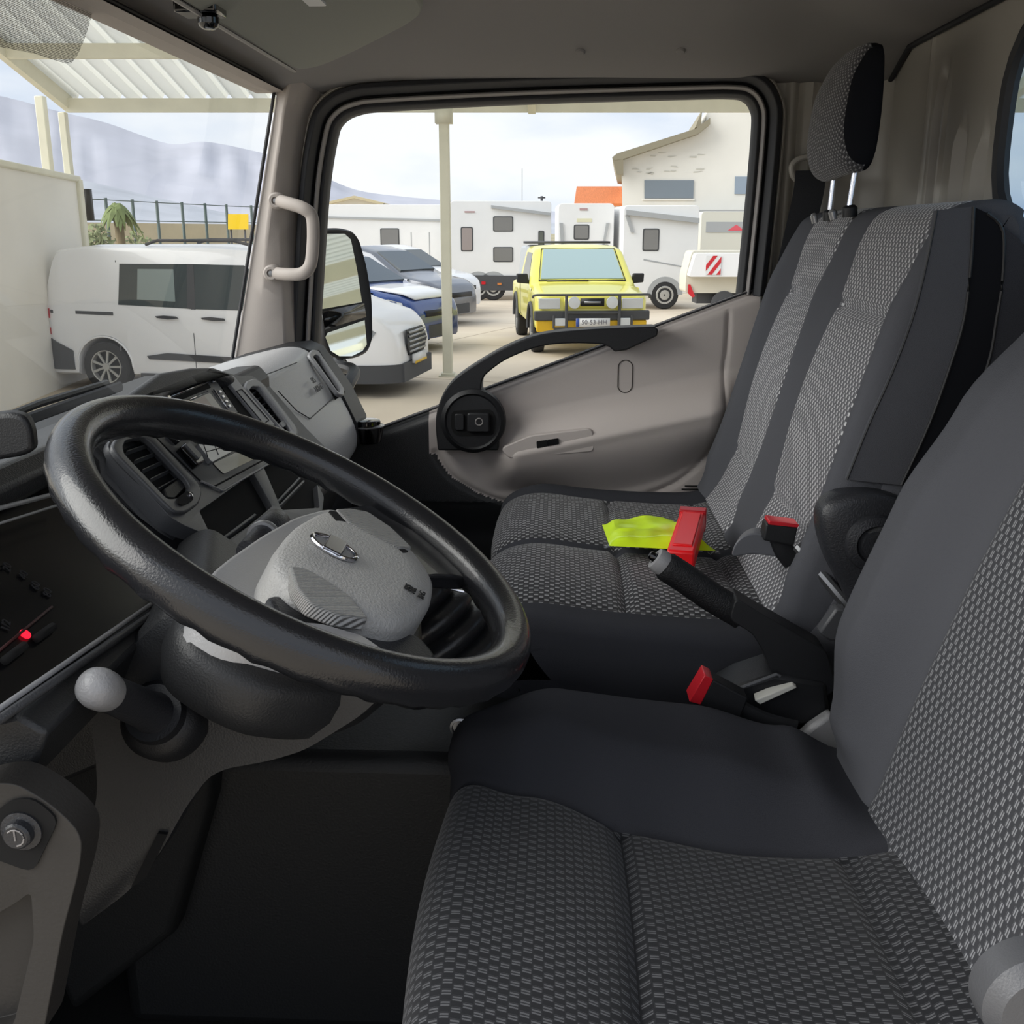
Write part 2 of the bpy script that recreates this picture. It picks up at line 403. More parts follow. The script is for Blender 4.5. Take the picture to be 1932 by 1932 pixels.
# seam between headliner and rear wall
m = Mesh(); m.tube([(x, YR+.006, ceil_z(x, YR)-.004) for x in [XI+(2.1-XI)*i/30 for i in range(31)]], .005, 8)
o = struct(m.build('trim_4', m_rubber)); o['label'] = 'dark seam strip between headliner and rear wall'; o['category'] = 'trim'
# side wall between door opening and rear wall
m = Mesh(); ny = 60; rings = []
for j in range(41):
    z = .92+1.36*j/40; row = []
    for i in range(ny+1):
        y = -.405-(.22)*i/ny; d = .010*ss((-.425-y)/.012)-.012*g2(y+.452, .006)+.006*g2(y+.475, .006)-.01*g2(y+.50, .006)*1
        d += .04*ss((-.56-y)/.06)
        row.append((2.125-d, y, z))
    rings.append(row)
m.loft(rings, closed=False); o = struct(m.build('wall_right', m_panel)); o['label'] = 'grey inner body side between passenger door and rear wall'; o['category'] = 'wall'
m = Mesh(); m.box((2.14, -.75, .85), (2.2, -.40, 2.3)); o = struct(m.build('body_side', m_white)); o['label'] = 'outer steel skin behind the passenger door'; o['category'] = 'panel'
# driver side B pillar and sill (behind the camera's right)
m = Mesh(); m.box((XI-.06, -.75, .9), (XI, -.62, 2.3)); m.box((XI-.06, -.75, .85), (XI+.02, .75, .97)); o = struct(m.build('trim_5', m_panel, bevel=.01)); o['label'] = 'painted driver side pillar and sill'; o['category'] = 'trim'
# floor, tunnel, front bulkhead
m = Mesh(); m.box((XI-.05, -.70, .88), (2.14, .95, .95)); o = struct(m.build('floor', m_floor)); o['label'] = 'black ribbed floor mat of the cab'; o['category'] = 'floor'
m = Mesh(); m.prism([(1.10, .55, .95), (1.10, .55, 1.33), (1.10, .35, 1.345), (1.10, .05, 1.345), (1.10, -.05, 1.30), (1.10, -.62, 1.28), (1.10, -.62, .95)], (.24, 0, 0))
tun = struct(m.build('center_tunnel', mat('tunnel_plastic', '131415', .6, bump=.3), bevel=.02, bseg=3)); tun['label'] = 'dark plastic tunnel cover between the seats'; tun['category'] = 'tunnel cover'
p = W(868, 1372, 'x', 1.10)
m = Mesh(); m.lathe((1.101, p.y, p.z), (-1, 0, 0), [(0, 0), (.012, 0), (.012, .003), (.0095, .004), (.0085, .001), (.004, .001), (.003, .004), (0, .004)], 24)
o = m.build('tunnel_screw', m_chrome if 0 else m_steel, tun); o.parent = tun
m = Mesh(); m.box((XI, .72, .88), (2.16, .80, 1.64)); o = struct(m.build('wall_front', m_black)); o['label'] = 'front bulkhead below the windscreen'; o['category'] = 'wall'
# ------------------------------------------------------------------ passenger door
door = top('door_1', 'passenger door with beige grey lining and black pull handle', 'door', (2.12, .05, .95)); door['kind'] = 'structure'
def sill(y): return 1.558+(.357-y)*(.271/.719)
RI = [(.11, 1.508), (-.08, 1.545), (-.33, 1.607), (-.5, 1.64)]
def polyd(pts, y, z):
    best = 9
    for (a, b), (c, d) in zip(pts, pts[1:]):
        vx, vz = c-a, d-b; t = max(0, min(1, ((y-a)*vx+(z-b)*vz)/(vx*vx+vz*vz))); best = min(best, math.hypot(y-a-vx*t, z-b-vz*t))
    return best
G1 = [(p.y, p.z) for p in spline(WX([(822, 852), (850, 893), (900, 925), (960, 945), (1060, 950), (1180, 940), (1260, 915), (1310, 880), (1345, 835), (1362, 780)], XD), 6)]
G2 = [(p.y, p.z) for p in spline(WX([(1373, 590), (1370, 650), (1362, 720), (1362, 780)], XD), 4)]
def droff(y, z):
    """how far the lining stands into the cab at (y, z)"""
    zr = lerp(RI, -0+y) if False else (1.508+(.11-y)*.225)
    zl = 1.438+.055*ss((-.08-y)/.28)+.03*ss((-.2-y)/.15)
    fy = ss((.165-y)/.09)*ss((y+.40)/.10)
    up = ss(1-(z-zr)/.075)**.8 if z > zr else 1
    lo = ss((z-(zl-.012))/(zr-zl+.004)) if z < zr else 1
    d = .060*fy*min(up, 1)*(lo**.7)
    d += .004*fy*g2(z-zr, .010)
    # raised inner lining field inside the long curved seam
    d += .014
    d -= .006*g2(polyd(G1, y, z), .0062)+.005*g2(polyd(G2, y, z), .0045)
    # rolled top edge below the glass
    d -= .020*g2(z-sill(y), .012)
    if z < 1.40: d -= .02*ss((1.42-z)/.1)
    return d
m = Mesh(); cols = 250; rows = 170; rings = []
for j in range(rows+1):
    r = []
    for i in range(cols+1):
        y = .64-(1.035)*i/cols; t = j/rows; z = sill(y)-.002+(1.02-sill(y))*t**.9
        r.append((XD-droff(y, z), y, z))
    rings.append(r)
g1a = sorted(G1[:20], key=lambda q: q[1]); g1b = [(z, y) for y, z in g1a]
def dmf(i, j):
    p = rings[i][j]; y, z = p[1]-.002, p[2]
    lim = lerp(g1b, z) if z < 1.505 else .262
    return m_col if (y > lim and y > -.05) else m_trim
m.loft(rings, closed=False, mfun=dmf)
zt = [(2.13, .64, sill(.64)-.004), (2.13, -.395, sill(-.395)-.004), (2.13, -.395, .95), (2.13, .64, .95)]
m.build('door_lining', None, door)
m = Mesh(); m.prism([(2.135, .64, sill(.64)-.01), (2.135, -.40, sill(-.40)-.01), (2.135, -.40, .85), (2.135, .64, .85)], (.05, 0, 0)); m.build('door_skin', m_white, door)
# glass sill seals: two thin dark lines and a pale lip
for k, (dx, dz, mm) in enumerate(((.0, 0, m_rubber), (.008, .001, m_strip), (.016, .001, m_rubber))):
    m = Mesh(); m.tube([(XD-.004+dx, y, sill(y)+dz) for y in (.6, .3, 0, -.385)], .0019, 8); m.build('glass_seal', mm, door)
# window frame: band profiles following the opening
op = [(600, 900), (596, 700), (597, 640), (604, 520), (615, 360), (630, 262), (643, 230), (675, 213), (740, 206), (1000, 193), (1300, 184), (1382, 183), (1408, 188), (1421, 205), (1424, 235), (1415, 350), (1402, 480), (1394, 556)]
def band(off0, off1, X0, X1, nm, mt, thick=.012, r=None):
    pts = spline([Vector(p) for p in WX(op, XD)], 5)
    A = []; B = []
    c = Vector((XD, .03, 1.85))
    rings = []
    for i, p in enumerate(pts):
        a = pts[max(i-1, 0)]; b = pts[min(i+1, len(pts)-1)]; t = (b-a).normalized(); n_ = Vector((0, t.z, -t.y))
        if n_.dot(p-c) < 0: n_ = -n_
        p0 = p+n_*off0; p1 = p+n_*off1
        rings.append([(X0, p0.y, p0.z), ((X0*.5+X1*.5)-thick*.2, (p0.y+p1.y)/2, (p0.z+p1.z)/2), (X1, p1.y, p1.z), (X1+thick, p1.y, p1.z), (X0+thick, p0.y, p0.z)])
    m = Mesh(); m.loft(rings); return m.build(nm, mt, door, bevel=.0015)
band(0, .013, 2.112, 2.104, 'glass_run_channel', m_rubber, .03)
band(.013, .021, 2.098, 2.094, 'frame_flange', m_strip, .03)
band(.021, .026, 2.104, 2.104, 'frame_gap', m_void, .03)
band(.026, .046, 2.086, 2.074, 'weather_seal', m_rubber, .05)
band(.046, .056, 2.10, 2.09, 'outer_frame', m_panel, .05)
m = Mesh(); gp = WX([(590, 900), (592, 640), (606, 360), (632, 225), (740, 200), (1300, 180), (1420, 190), (1418, 350), (1392, 562)], 2.118); m.add(gp, [list(range(9))]); m.build('door_glass', m_glass, door, smooth=False)
# pull handle
HX = 2.035
outer = spline(WX([(826, 850), (822, 800), (828, 762), (850, 722), (900, 685), (960, 652), (1020, 631), (1100, 622), (1180, 618), (1236, 616)], HX), 5)
tail = WX([(1242, 622), (1240, 634), (1182, 661), (1160, 664), (1150, 655)], HX)
inner = spline(WX([(1138, 650), (1080, 648), (1020, 654), (960, 676), (922, 702), (910, 718), (908, 738)], HX), 5)
base = WX([(930, 760), (944, 800), (940, 850)], HX)
m = Mesh(); m.prism(outer+tail+inner+base, (.055, 0, 0)); m.build('pull_handle', m_black, door, bevel=.009, bseg=3)
c = W(893, 793, 'x', 2.04)
m = Mesh(); m.lathe(c, (-1, 0, 0), [(.0, 0), (.066, 0), (.064, .012), (.056, .017), (.052, .013), (0, .014)], 40); m.build('handle_bezel', m_black, door)
q = rounded(WX([(852, 775), (928, 772), (936, 790), (932, 822), (858, 822), (850, 805)], 2.0245), .01, 3)
m = Mesh(); m.prism(q, (.004, 0, 0)); hr = m.build('handle_recess', m_void, door)
for k, (a, b, mt, th) in enumerate((((858, 780), (876, 812), m_black, .004), ((882, 778), (924, 815), m_black, .008))):
    q = rounded(WX([(a[0], a[1]), (b[0], a[1]), (b[0], b[1]), (a[0], b[1])], 2.0245), .005, 3)
    m = Mesh(); m.prism(q, (-th, 0, 0)); m.build(('lock_slider', 'release_lever')[k], mt, door, bevel=.003)
p = W(904, 796, 'x', 2.016); m = Mesh(); m.tube([p+Vector((0, math.cos(a)*.007, math.sin(a)*.007)) for a in [i*math.pi/8 for i in range(16)]], .0012, 6, closed=True, up=(1, 0, 0)); m.build('lever_ring', m_strip, door)
# window switch plate, switch, oval plug
q = rounded(WX([(944, 846), (1000, 822), (1118, 808), (1122, 852), (960, 866)], 2.0255), .012, 4); m = Mesh(); m.prism(q, (.02, 0, 0)); m.build('switch_plate', m_trim, door, bevel=.002)
q = rounded(WX([(1012, 833), (1054, 827), (1055, 838), (1013, 846)], 2.0235), .002, 3); m = Mesh(); m.prism(q, (.006, 0, 0)); sw = m.build('window_switch', m_void, door)
q = rounded(WX([(1032, 830), (1054, 827), (1055, 838), (1033, 842)], 2.0215), .002, 3); m = Mesh(); m.prism(q, (.008, 0, 0)); m.build('switch_rocker', m_gloss, sw if 0 else door, bevel=.001)
c = W(1180, 711, 'x', XD-.02); ring = [Vector((XD-droff(c.y+yy, c.z+zz)-.0006, c.y+yy, c.z+zz)) for yy, zz in [((.0145*math.cos(a)), (.018*(1 if math.sin(a) > 0 else -1)*(abs(math.sin(a)) > .01)+.0145*math.sin(a))) for a in [i*2*math.pi/32+.001 for i in range(32)]]]
m = Mesh(); m.tube(ring, .0011, 6, closed=True, up=(1, 0, 0)); m.build('plug_outline', mat('shadow_gap', '4a4541', .8), door)
# kick vent lines low at the rear edge
for k, (a, b, yy) in enumerate(((1292, 1342, 917), (1286, 1340, 923))):
    m = Mesh(); m.tube([W(a, yy, 'x', 2.082), W(b, yy, 'x', 2.082)], .0014, 6); m.build('vent_slot', m_void, door)
# ------------------------------------------------------------------ grab handle on pillar
gh = top('grab_handle', 'beige plastic grab handle bolted to the windscreen pillar trim', 'grab handle', tuple(W(530, 515, 'x', 2.035)))
path = spline([W(x, y, 'x', X) for x, y, X in [(522, 378, 2.03), (545, 384, 2.0), (572, 393, 1.985), (588, 408, 1.985), (591, 440, 1.985), (589, 480, 1.985), (584, 503, 1.985), (570, 516, 1.988), (545, 518, 2.0), (514, 515, 2.03)]], 6)
m = Mesh(); m.tube(path, [.0125]+[.0115]*(len(path)-2)+[.0125], 14, flat=(1.05, .8), up=(1, 0, 0)); m.build('handle_bar', m_pillar, gh)
for x, y in ((523, 379), (514, 515)):
    c = W(x, y, 'x', 2.03)
    m = Mesh(); m.lathe(c, (-1, 0, 0), [(0, -.01), (.016, -.01), (.0155, .010), (.012, .014), (.0075, .014), (.0065, .010), (0, .010)], 24); f_ = m.build('mounting_foot', m_pillar, gh)
    m = Mesh(); m.lathe(c, (-1, 0, 0), [(0, .008), (.0055, .009), (.0045, .013), (0, .0135)], 16); m.build('screw', m_steel, f_)
# ------------------------------------------------------------------ sun visor
sv = top('sun_visor', 'grey green sun visor folded up against the headliner', 'sun visor', (1.4, .44, 2.24))
def vz(y): return 2.192+(.44-.022-y)*.45
fr = [(1.02, .44), (1.30, .44), (1.55, .441), (1.70, .441), (1.745, .435), (1.775, .42), (1.79, .40), (1.80, .36), (1.80, .27), (1.78, .245), (1.74, .235), (1.02, .235)]
q = [Vector((x, y-.022, vz(y-.022))) for x, y in fr]
m = Mesh(); m.prism(rounded(q, .02, 3), (0, 0, .016)); m.build('visor_board', m_visor, sv, bevel=.006, bseg=3)
m = Mesh(); m.tube([(x, .419, 2.192) for x in (1.03, 1.3, 1.6, 1.735)], .0028, 6); m.build('piping', m_strip, sv)
c = W(385, 8, 'z', 2.205); m = Mesh(); m.box(c-Vector((.022, .02, .012)), c+Vector((.022, .03, .02))); m.lathe(c+Vector((0, -.004, -.012)), (0, 0, -1), [(0, 0), (.013, 0), (.012, .012), (.007, .015), (0, .015)], 18); m.build('visor_clip', m_void if 0 else m_gloss, sv, bevel=.003)
c = W(578, -2, 'z', 2.235); m = Mesh(); m.prism(rounded([c+Vector(v) for v in ((-.03, -.02, 0), (.03, -.02, 0), (.03, .02, 0), (-.03, .02, 0))], .006, 3), (0, 0, -.003)); m.build('warning_label', m_whitetrim, sv)
# dark roll standing in for the shade between visor and header
m = Mesh(); m.tube([(x, .462, 2.252) for x in (XI, 1.2, 1.75)], .010, 8); m.build('header_shade_roll', m_rubber, sv)
# ------------------------------------------------------------------ belt anchor + webbing
sb = top('seat_belt', 'black seat belt hanging from the pillar anchor beside the headrest', 'seat belt', tuple(W(1510, 330, 'x', 2.08)))
c = W(1512, 312, 'x', 2.07)
m = Mesh(); m.tube(spline([c+Vector((0, y, z)) for y, z in ((-.03, .018), (.004, .012), (.018, -.002), (.012, -.022), (-.004, -.030))], 6), .0055, 10, up=(1, 0, 0)); m.lathe(c+Vector((.02, -.025, .016)), (-1, 0, 0), [(0, 0), (.014, 0), (.014, .02), (.009, .027), (0, .028)], 20); m.build('anchor_ring', m_panel, sb)
def web(path, wdir, wd, nm, mt, par, th=.0025):
    path = spline(path, 6); wv = [Vector(wdir).normalized()*wd/2]*len(path); rings = []
    for i, p in enumerate(path):
        t = (path[min(i+1, len(path)-1)]-path[max(i-1, 0)]).normalized(); nn = t.cross(wv[i]).normalized()*th/2
        rings.append([p-wv[i]-nn, p-wv[i]*.0-nn*1.6, p+wv[i]-nn, p+wv[i]+nn, p+wv[i]*0+nn*1.6, p-wv[i]+nn])
    m = Mesh(); m.loft(rings); return m.build(nm, mt, par)
web([W(1530, 322, 'x', 2.04), W(1526, 360, 'x', 2.03), W(1515, 410, 'x', 2.03), W(1490, 520, 'x', 2.04)], (.25, 1, 0), .055, 'webbing', mat('belt_webbing', '1d1f24', .85, bump=.4, bscale=900), sb)
# ================================================================== DASHBOARD
A50 = math.radians(50)
DN = Vector((0, -math.sin(A50), math.cos(A50))); DT = Vector((0, -math.cos(A50), -math.sin(A50))); DP0 = Vector((1.3, .42, 1.70))
def D(x, y, h=0): return WP(x, y, DP0+DN*h, DN)
def DS(pts, h=0): return [D(x, y, h) for x, y in pts]
def DC(pts, h, r): return [p+DN*.03 for p in rounded(DS(pts, h), r, 3)]
dash = top('dashboard', 'charcoal dashboard with radio, round-ended air vents and airbag cover lightened for its sheen', 'dashboard', (1.3, .6, 1.4))
PC = [(.72, 1.64), (.69, 1.695), (.60, 1.715), (.50, 1.745), (.465, 1.748), (.45, 1.73), (.45, 1.715), (.395, 1.648), (.335, 1.585), (.34, 1.56), (.37, 1.50), (.42, 1.42), (.55, 1.36), (.72, 1.34)]
PP = [(.72, 1.64), (.69, 1.685), (.62, 1.712), (.53, 1.735), (.492, 1.738), (.468, 1.728), (.452, 1.705), (.415, 1.65), (.388, 1.59), (.385, 1.55), (.405, 1.52), (.45, 1.48), (.56, 1.42), (.72, 1.38)]
PL = [(.72, 1.64), (.69, 1.695), (.60, 1.725), (.51, 1.752), (.475, 1.757), (.46, 1.742), (.468, 1.722), (.52, 1.70), (.47, 1.60), (.372, 1.625), (.352, 1.612), (.372, 1.57), (.50, 1.45), (.72, 1.40)]
def dsec(p, X): return [(X, y, z) for y, z in p]
m = Mesh(); m.loft([dsec(PL, X) for X in (.64, .7, .8, .985)]); m.build('cluster_housing', m_col, dash, bevel=.004)
m = Mesh(); m.loft([dsec(PC, X) for X in (.99, 1.0, 1.2, 1.45, 1.60)]); m.build('center_stack', m_col, dash, bevel=.006)
def mixp(a, b, t): return [(p[0]*(1-t)+q[0]*t, p[1]*(1-t)+q[1]*t) for p, q in zip(a, b)]
PPb = [(y-.012 if 5 <= i <= 9 else y, z) for i, (y, z) in enumerate(PP)]
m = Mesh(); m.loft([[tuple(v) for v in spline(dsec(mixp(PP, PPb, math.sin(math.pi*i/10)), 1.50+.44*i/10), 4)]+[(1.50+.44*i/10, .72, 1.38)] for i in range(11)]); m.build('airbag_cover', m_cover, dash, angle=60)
PE = [(y-.004 if 4 <= i <= 9 else y, z+.002) for i, (y, z) in enumerate(PP)]
m = Mesh(); m.loft([dsec(PE, X) for X in (1.945, 1.96, 2.03, 2.05)]); m.build('end_cap', m_black, dash, bevel=.004)
# airbag cover seams and lettering
def onbag(x, y): 
    return WP(x, y, Vector((1.7, .415-.0125, 1.65)), Vector((0, -.84, .54)))
for pts in ([(482, 714), (520, 700), (560, 684)], [(525, 738), (560, 775), (585, 790), (628, 752)],):
    m = Mesh(); m.tube([onbag(x, y) for x, y in pts], .0009, 6); m.build('cover_seam', m_black, dash)
textobj('SRS\nAIRBAG', onbag(590, 728)+Vector((0, -.006, .003)), .016, (1, 0, 0), (0, .54, .84), m_dash, dash)
# hood over the radio
hood = [(232, 748), (300, 700), (360, 690), (402, 690), (430, 700), (452, 713), (440, 716), (403, 705), (325, 738), (300, 762), (236, 800)]
m = Mesh(); m.prism(DS(hood, .022), -DN*.03); m.build('stack_hood', m_dash, dash, bevel=.009, bseg=4)
fas = [(202, 846), (208, 828), (232, 812), (300, 765), (322, 735), (403, 700), (428, 703), (452, 710), (476, 708), (498, 724), (562, 808), (562, 826), (545, 845), (575, 878), (612, 935), (606, 985), (420, 1068), (388, 1008), (345, 990), (322, 976)]
m = Mesh(); m.prism(rounded(DS(fas, .004), .012, 4), -DN*.022); fa = m.build('fascia', m_fascia, dash)
v1 = [(231, 842), (238, 830), (261, 824), (276, 825), (290, 837), (352, 903), (359, 915), (355, 928), (331, 941), (315, 941), (296, 921), (234, 856)]
v2 = [(470, 736), (477, 728), (490, 729), (543, 797), (551, 811), (543, 815), (527, 801)]
b1 = [(376, 964), (478, 892), (514, 955), (412, 1040)]
b2 = [(497, 880), (560, 848), (598, 908), (603, 958), (532, 962)]
for poly in (v1, v2, b1, b2):
    c = Mesh(); c.prism(DC(poly, .004, .004), -DN*.09); cut(fa, c)
bv = fa.modifiers.new('bevel', 'BEVEL'); bv.width = .0022; bv.segments = 2; bv.limit_method = 'ANGLE'; bv.angle_limit = math.radians(40)
for poly, dd in ((v1, -.006), (v2, -.006), (b1, -.005), (b2, -.005)):
    m = Mesh(); cx = sum(p[0] for p in poly)/len(poly); cy = sum(p[1] for p in poly)/len(poly)
    m.prism(DS([(cx+(x-cx)*1.06, cy+(y-cy)*1.06) for x, y in poly], dd), -DN*.001); m.build('recess_back' if poly in (b1, b2) else 'vent_duct', m_void, dash, smooth=False)
def ventset(outer, inner, nsl, par, edge, cross=True, h=.004, fm=None):
    f = Mesh(); f.prism(rounded(DS(outer, h+.005), .008, 4), -DN*.008); fo = f.build('vent_frame', fm or m_fascia, par)
    c = Mesh(); c.prism(DC(inner, h+.005, .005), -DN*.09); cut(fo, c)
    b_ = fo.modifiers.new('bevel', 'BEVEL'); b_.width = .002; b_.segments = 2; b_.limit_method = 'ANGLE'; b_.angle_limit = math.radians(40)
    (a0, a1), (c0, c1) = edge
    for i in range(nsl):
        t = (i+.7)/(nsl+.3)
        p = D(a0[0]+(a1[0]-a0[0])*t, a0[1]+(a1[1]-a0[1])*t, h-.004); q = D(c0[0]+(c1[0]-c0[0])*t, c0[1]+(c1[1]-c0[1])*t, h-.004)
        mm = Mesh(); mm.prism([p, q, q-DN*.005+DT*.002, p-DN*.005+DT*.002], DT*.0009); mm.build('slat', m_fascia, fo, smooth=False)
    return fo
o1 = [(212, 842), (217, 828), (240, 816), (268, 812), (290, 820), (374, 910), (382, 930), (376, 950), (352, 966), (330, 966), (312, 950), (222, 858)]
vf = ventset(o1, v1, 6, dash, (((229, 838), (322, 948)), ((280, 822), (362, 922))))
m = Mesh(); m.prism(rounded(DS([(310, 922), (338, 902), (352, 916), (330, 940), (316, 938)], .003), .003, 2), -DN*.006); m.build('vent_tab', m_black, vf, bevel=.001)
m = Mesh(); m.prism(rounded(DS([(334, 940), (352, 926), (365, 930), (364, 944), (346, 953), (336, 950)], .011), .003, 3), -DN*.004); m.build('thumb_wheel_slot', m_void, vf)
p = D(357, 936, .011); m = Mesh(); m.lathe(p, DN, [(0, 0), (.0035, 0), (.003, .003), (0, .004)], 14); m.build('thumb_wheel', m_chrome, vf)
o2 = [(462, 730), (466, 718), (480, 713), (494, 721), (560, 806), (562, 820), (551, 824), (536, 816)]
vf = ventset(o2, v2, 7, dash, (((469, 735), (536, 812)), ((484, 724), (551, 806))), fm=m_dash_lt)
m = Mesh(); m.prism(rounded(DS([(528, 797), (538, 792), (543, 800), (534, 806)], .006), .002, 2), -DN*.006); m.build('vent_tab', m_dash_lt, vf)
o3 = [(583, 668), (589, 659), (601, 661), (650, 733), (650, 746), (639, 744)]
v3 = [(591, 673), (596, 668), (602, 671), (642, 732), (642, 739), (637, 738)]
m = Mesh(); m.prism(DS([(586, 664), (602, 660), (652, 740), (640, 748)], -.014), -DN*.01); m.build('vent_duct', m_void, dash, smooth=False)
f = ventset(o3, v3, 6, dash, (((592, 676), (636, 740)), ((601, 668), (643, 731))), h=-.012, fm=m_dash_lt)
# radio, screen, trims
m = Mesh(); m.prism(rounded(DS([(312, 748), (404, 712), (450, 778), (360, 822)], .012), .003, 2), -DN*.01); rad = m.build('radio', m_fascia, dash, bevel=.0015)
m = Mesh(); m.prism(DS([(322, 752), (392, 723), (398, 731), (328, 760)], .0128), -DN*.001); m.build('disc_slot', m_void, rad, smooth=False)
m = Mesh(); m.prism(DS([(338, 766), (396, 741), (432, 790), (374, 816)], .0125), -DN*.001); m.build('screen_surround', m_gloss, rad, smooth=False)
m = Mesh(); m.prism(DS([(344, 765), (386, 747), (412, 782), (370, 802)], .0132), -DN*.001); m.build('screen', mat('radio_display', '8a7470', .25, spec=.8), rad, smooth=False)
for k, pts in enumerate(([(322, 748), (394, 719)], [(334, 764), (392, 739)], [(403, 735), (430, 772)])):
    m = Mesh(); m.tube(DS(pts, .0135), .0011, 6); m.build('chrome_trim', m_chrome, rad)
for x, y in ((401, 720), (413, 741), (419, 750), (425, 759), (431, 768), (316, 751)):
    m = Mesh(); q = D(x, y, .013); e = .0042
    m.prism([q+Vector((e*.9, 0, 0))+DT*e*.5, q+Vector((e*.9, 0, 0))-DT*e*.5, q-Vector((e*.9, 0, 0))-DT*e*.5, q-Vector((e*.9, 0, 0))+DT*e*.5], DN*.003); m.build('radio_button', m_chrome, rad, bevel=.0006)
m = Mesh(); m.prism(DS([(410, 714), (424, 712), (500, 798), (462, 806)], .0055), -DN*.003); m.build('gloss_panel', m_void, dash, smooth=False)
m = Mesh(); m.prism(rounded(DS([(423, 712), (441, 708), (520, 802), (500, 806)], .010), .003, 3), -DN*.006); bz = m.build('side_bezel', m_dash_lt, dash, bevel=.0015)
m = Mesh(); m.tube(rounded(DS([(446, 738), (456, 734), (508, 793), (497, 799)], .0105), .002, 2), .0007, 5, closed=True); m.build('bezel_outline', m_black, bz)
m = Mesh(); m.tube(rounded(DS([(286, 818), (388, 790), (520, 815), (508, 862), (404, 918), (382, 912)], .0045), .010, 5), .0010, 6, closed=True); m.build('panel_seam', m_void, dash)
m = Mesh(); m.prism(rounded(DS([(343, 842), (352, 832), (384, 860), (387, 870), (374, 876)], .014), .003, 3), -DN*.012); hz = m.build('hazard_switch', m_gloss, dash, bevel=.002)
m = Mesh(); m.prism(rounded(DS([(350, 838), (358, 832), (382, 858), (376, 866)], .0165), .002, 2), -DN*.004); m.build('switch_cap', m_fascia, hz, bevel=.001)
m = Mesh(); m.prism(rounded(DS([(322, 818), (332, 812), (346, 828), (338, 834)], .010), .002, 2), -DN*.008); m.build('small_switch', m_gloss, dash, bevel=.001)
m = Mesh(); m.prism(rounded(DS([(374, 838), (392, 826), (452, 836), (438, 852), (400, 872)], .010), .004, 3), -DN*.006); cl = m.build('climate_panel', m_silver, dash, bevel=.002)
for a, b in (((392, 862), (384, 838)), ((412, 858), (402, 832)), ((430, 850), (424, 834)), ((390, 852), (444, 838))):
    m = Mesh(); m.tube([D(*a, .0100), D(*b, .0100)], .0006, 5); m.build('key_gap', m_void, cl)
m = Mesh(); m.prism(rounded(DS([(402, 874), (468, 843), (492, 860), (422, 894)], .0052), .003, 3), -DN*.002); m.build('cup_pocket', m_gloss, dash, smooth=False)
m = Mesh(); m.tube(DS([(380, 908), (420, 926), (512, 872), (520, 868)], .006), .0015, 6); m.build('trim_line', m_dash_lt, dash)
# shelves inside the bins
for a, b in (((412, 1018), (480, 968)), ((414, 1030), (486, 980)), ((522, 944), (566, 897)), ((526, 952), (572, 905)), ((574, 968), (596, 956))):
    m = Mesh(); p, q = D(*a, -.002), D(*b, -.002); m.prism([p, q, q-DN*.004+DT*.003, p-DN*.004+DT*.003], DT*.003+DN*.001); m.build('bin_ledge', m_fascia, dash, bevel=.0008)
# instrument cluster
CN = Vector((0, -.66, .75)).normalized(); CP = Vector((.8, .415, 1.665))
def K(x, y, h=0): return WP(x, y, CP+CN*h, CN)
m = Mesh(); m.prism([K(x, y) for x, y in [(-260, 1060), (-20, 960), (300, 880), (420, 930), (300, 1130), (-20, 1345), (-260, 1480)]], -CN*.03); ic = m.build('instrument_cluster', mat('instrument_glass', '0b0c0e', .25, spec=.5), dash, smooth=False)
for a, b, nm in (((-10, 1235), (98, 1145), 'gauge_needle'),):
    m = Mesh(); m.tube([K(*a, .002), K(*b, .002)], .0012, 6); m.build(nm, mat('needle_red', '3a1010', .5), ic)
m = Mesh(); m.lathe(K(47, 1197, .001), CN, [(0, 0), (.0045, 0), (.0045, .001), (0, .001)], 18); m.build('warning_lamp', mat('red_warning_light', '4a0008', .4, emit='ff1830', estr=1.3), ic)
for a, b in (((68, 1205), (100, 1182)), ((8, 1247), (46, 1218))):
    m = Mesh(); m.tube([K(*a, .003), K(*b, .003)], .0035, 8); m.build('trip_stalk', m_void, ic); m = Mesh(); m.lathe(K(b[0]+2, b[1]-2, .004), CN, [(0, 0), (.0018, 0), (0, .002)], 10); m.build('stalk_tip', m_silver, ic)
m_dial = mat('dial_print', '1f1f23', .6)
for s_, x, y in (('20', 14, 1070), ('40', 45, 1085), ('60', 68, 1105), ('80', 90, 1118), ('1/2', 12, 1180)):
    textobj(s_, K(x, y, .0015), .010, (.8, .3, .3), (-.3, .6, .6), m_dial, ic, 'dial_number')
# bright edge lines of the cluster surround
for k, (a, b, r) in enumerate((((-200, 1010), (130, 925), .0022), ((-200, 1050), (135, 945), .0012))):
    m = Mesh(); m.tube([K(*a, .02), K(*b, .02)], r, 6); m.build('surround_edge', m_dash_lt, ic)
for k, (a, b, r) in enumerate((((-100, 1405), (318, 1118), .0022), ((-100, 1425), (330, 1130), .0035))):
    m = Mesh(); m.tube([K(*a, .004), K(*b, .004)], r, 6); m.build('lower_edge', m_dash if k else m_dash_lt, ic)
# black pod on the dash end
q = rounded(WX([(-120, 792), (20, 778), (48, 786), (60, 812), (64, 852), (40, 862), (-120, 888)], .80), .008, 4)
m = Mesh(); m.prism(q, (.018, .004, 0)); o = m.build('dash_pod', m_black, dash, bevel=.006, bseg=3)
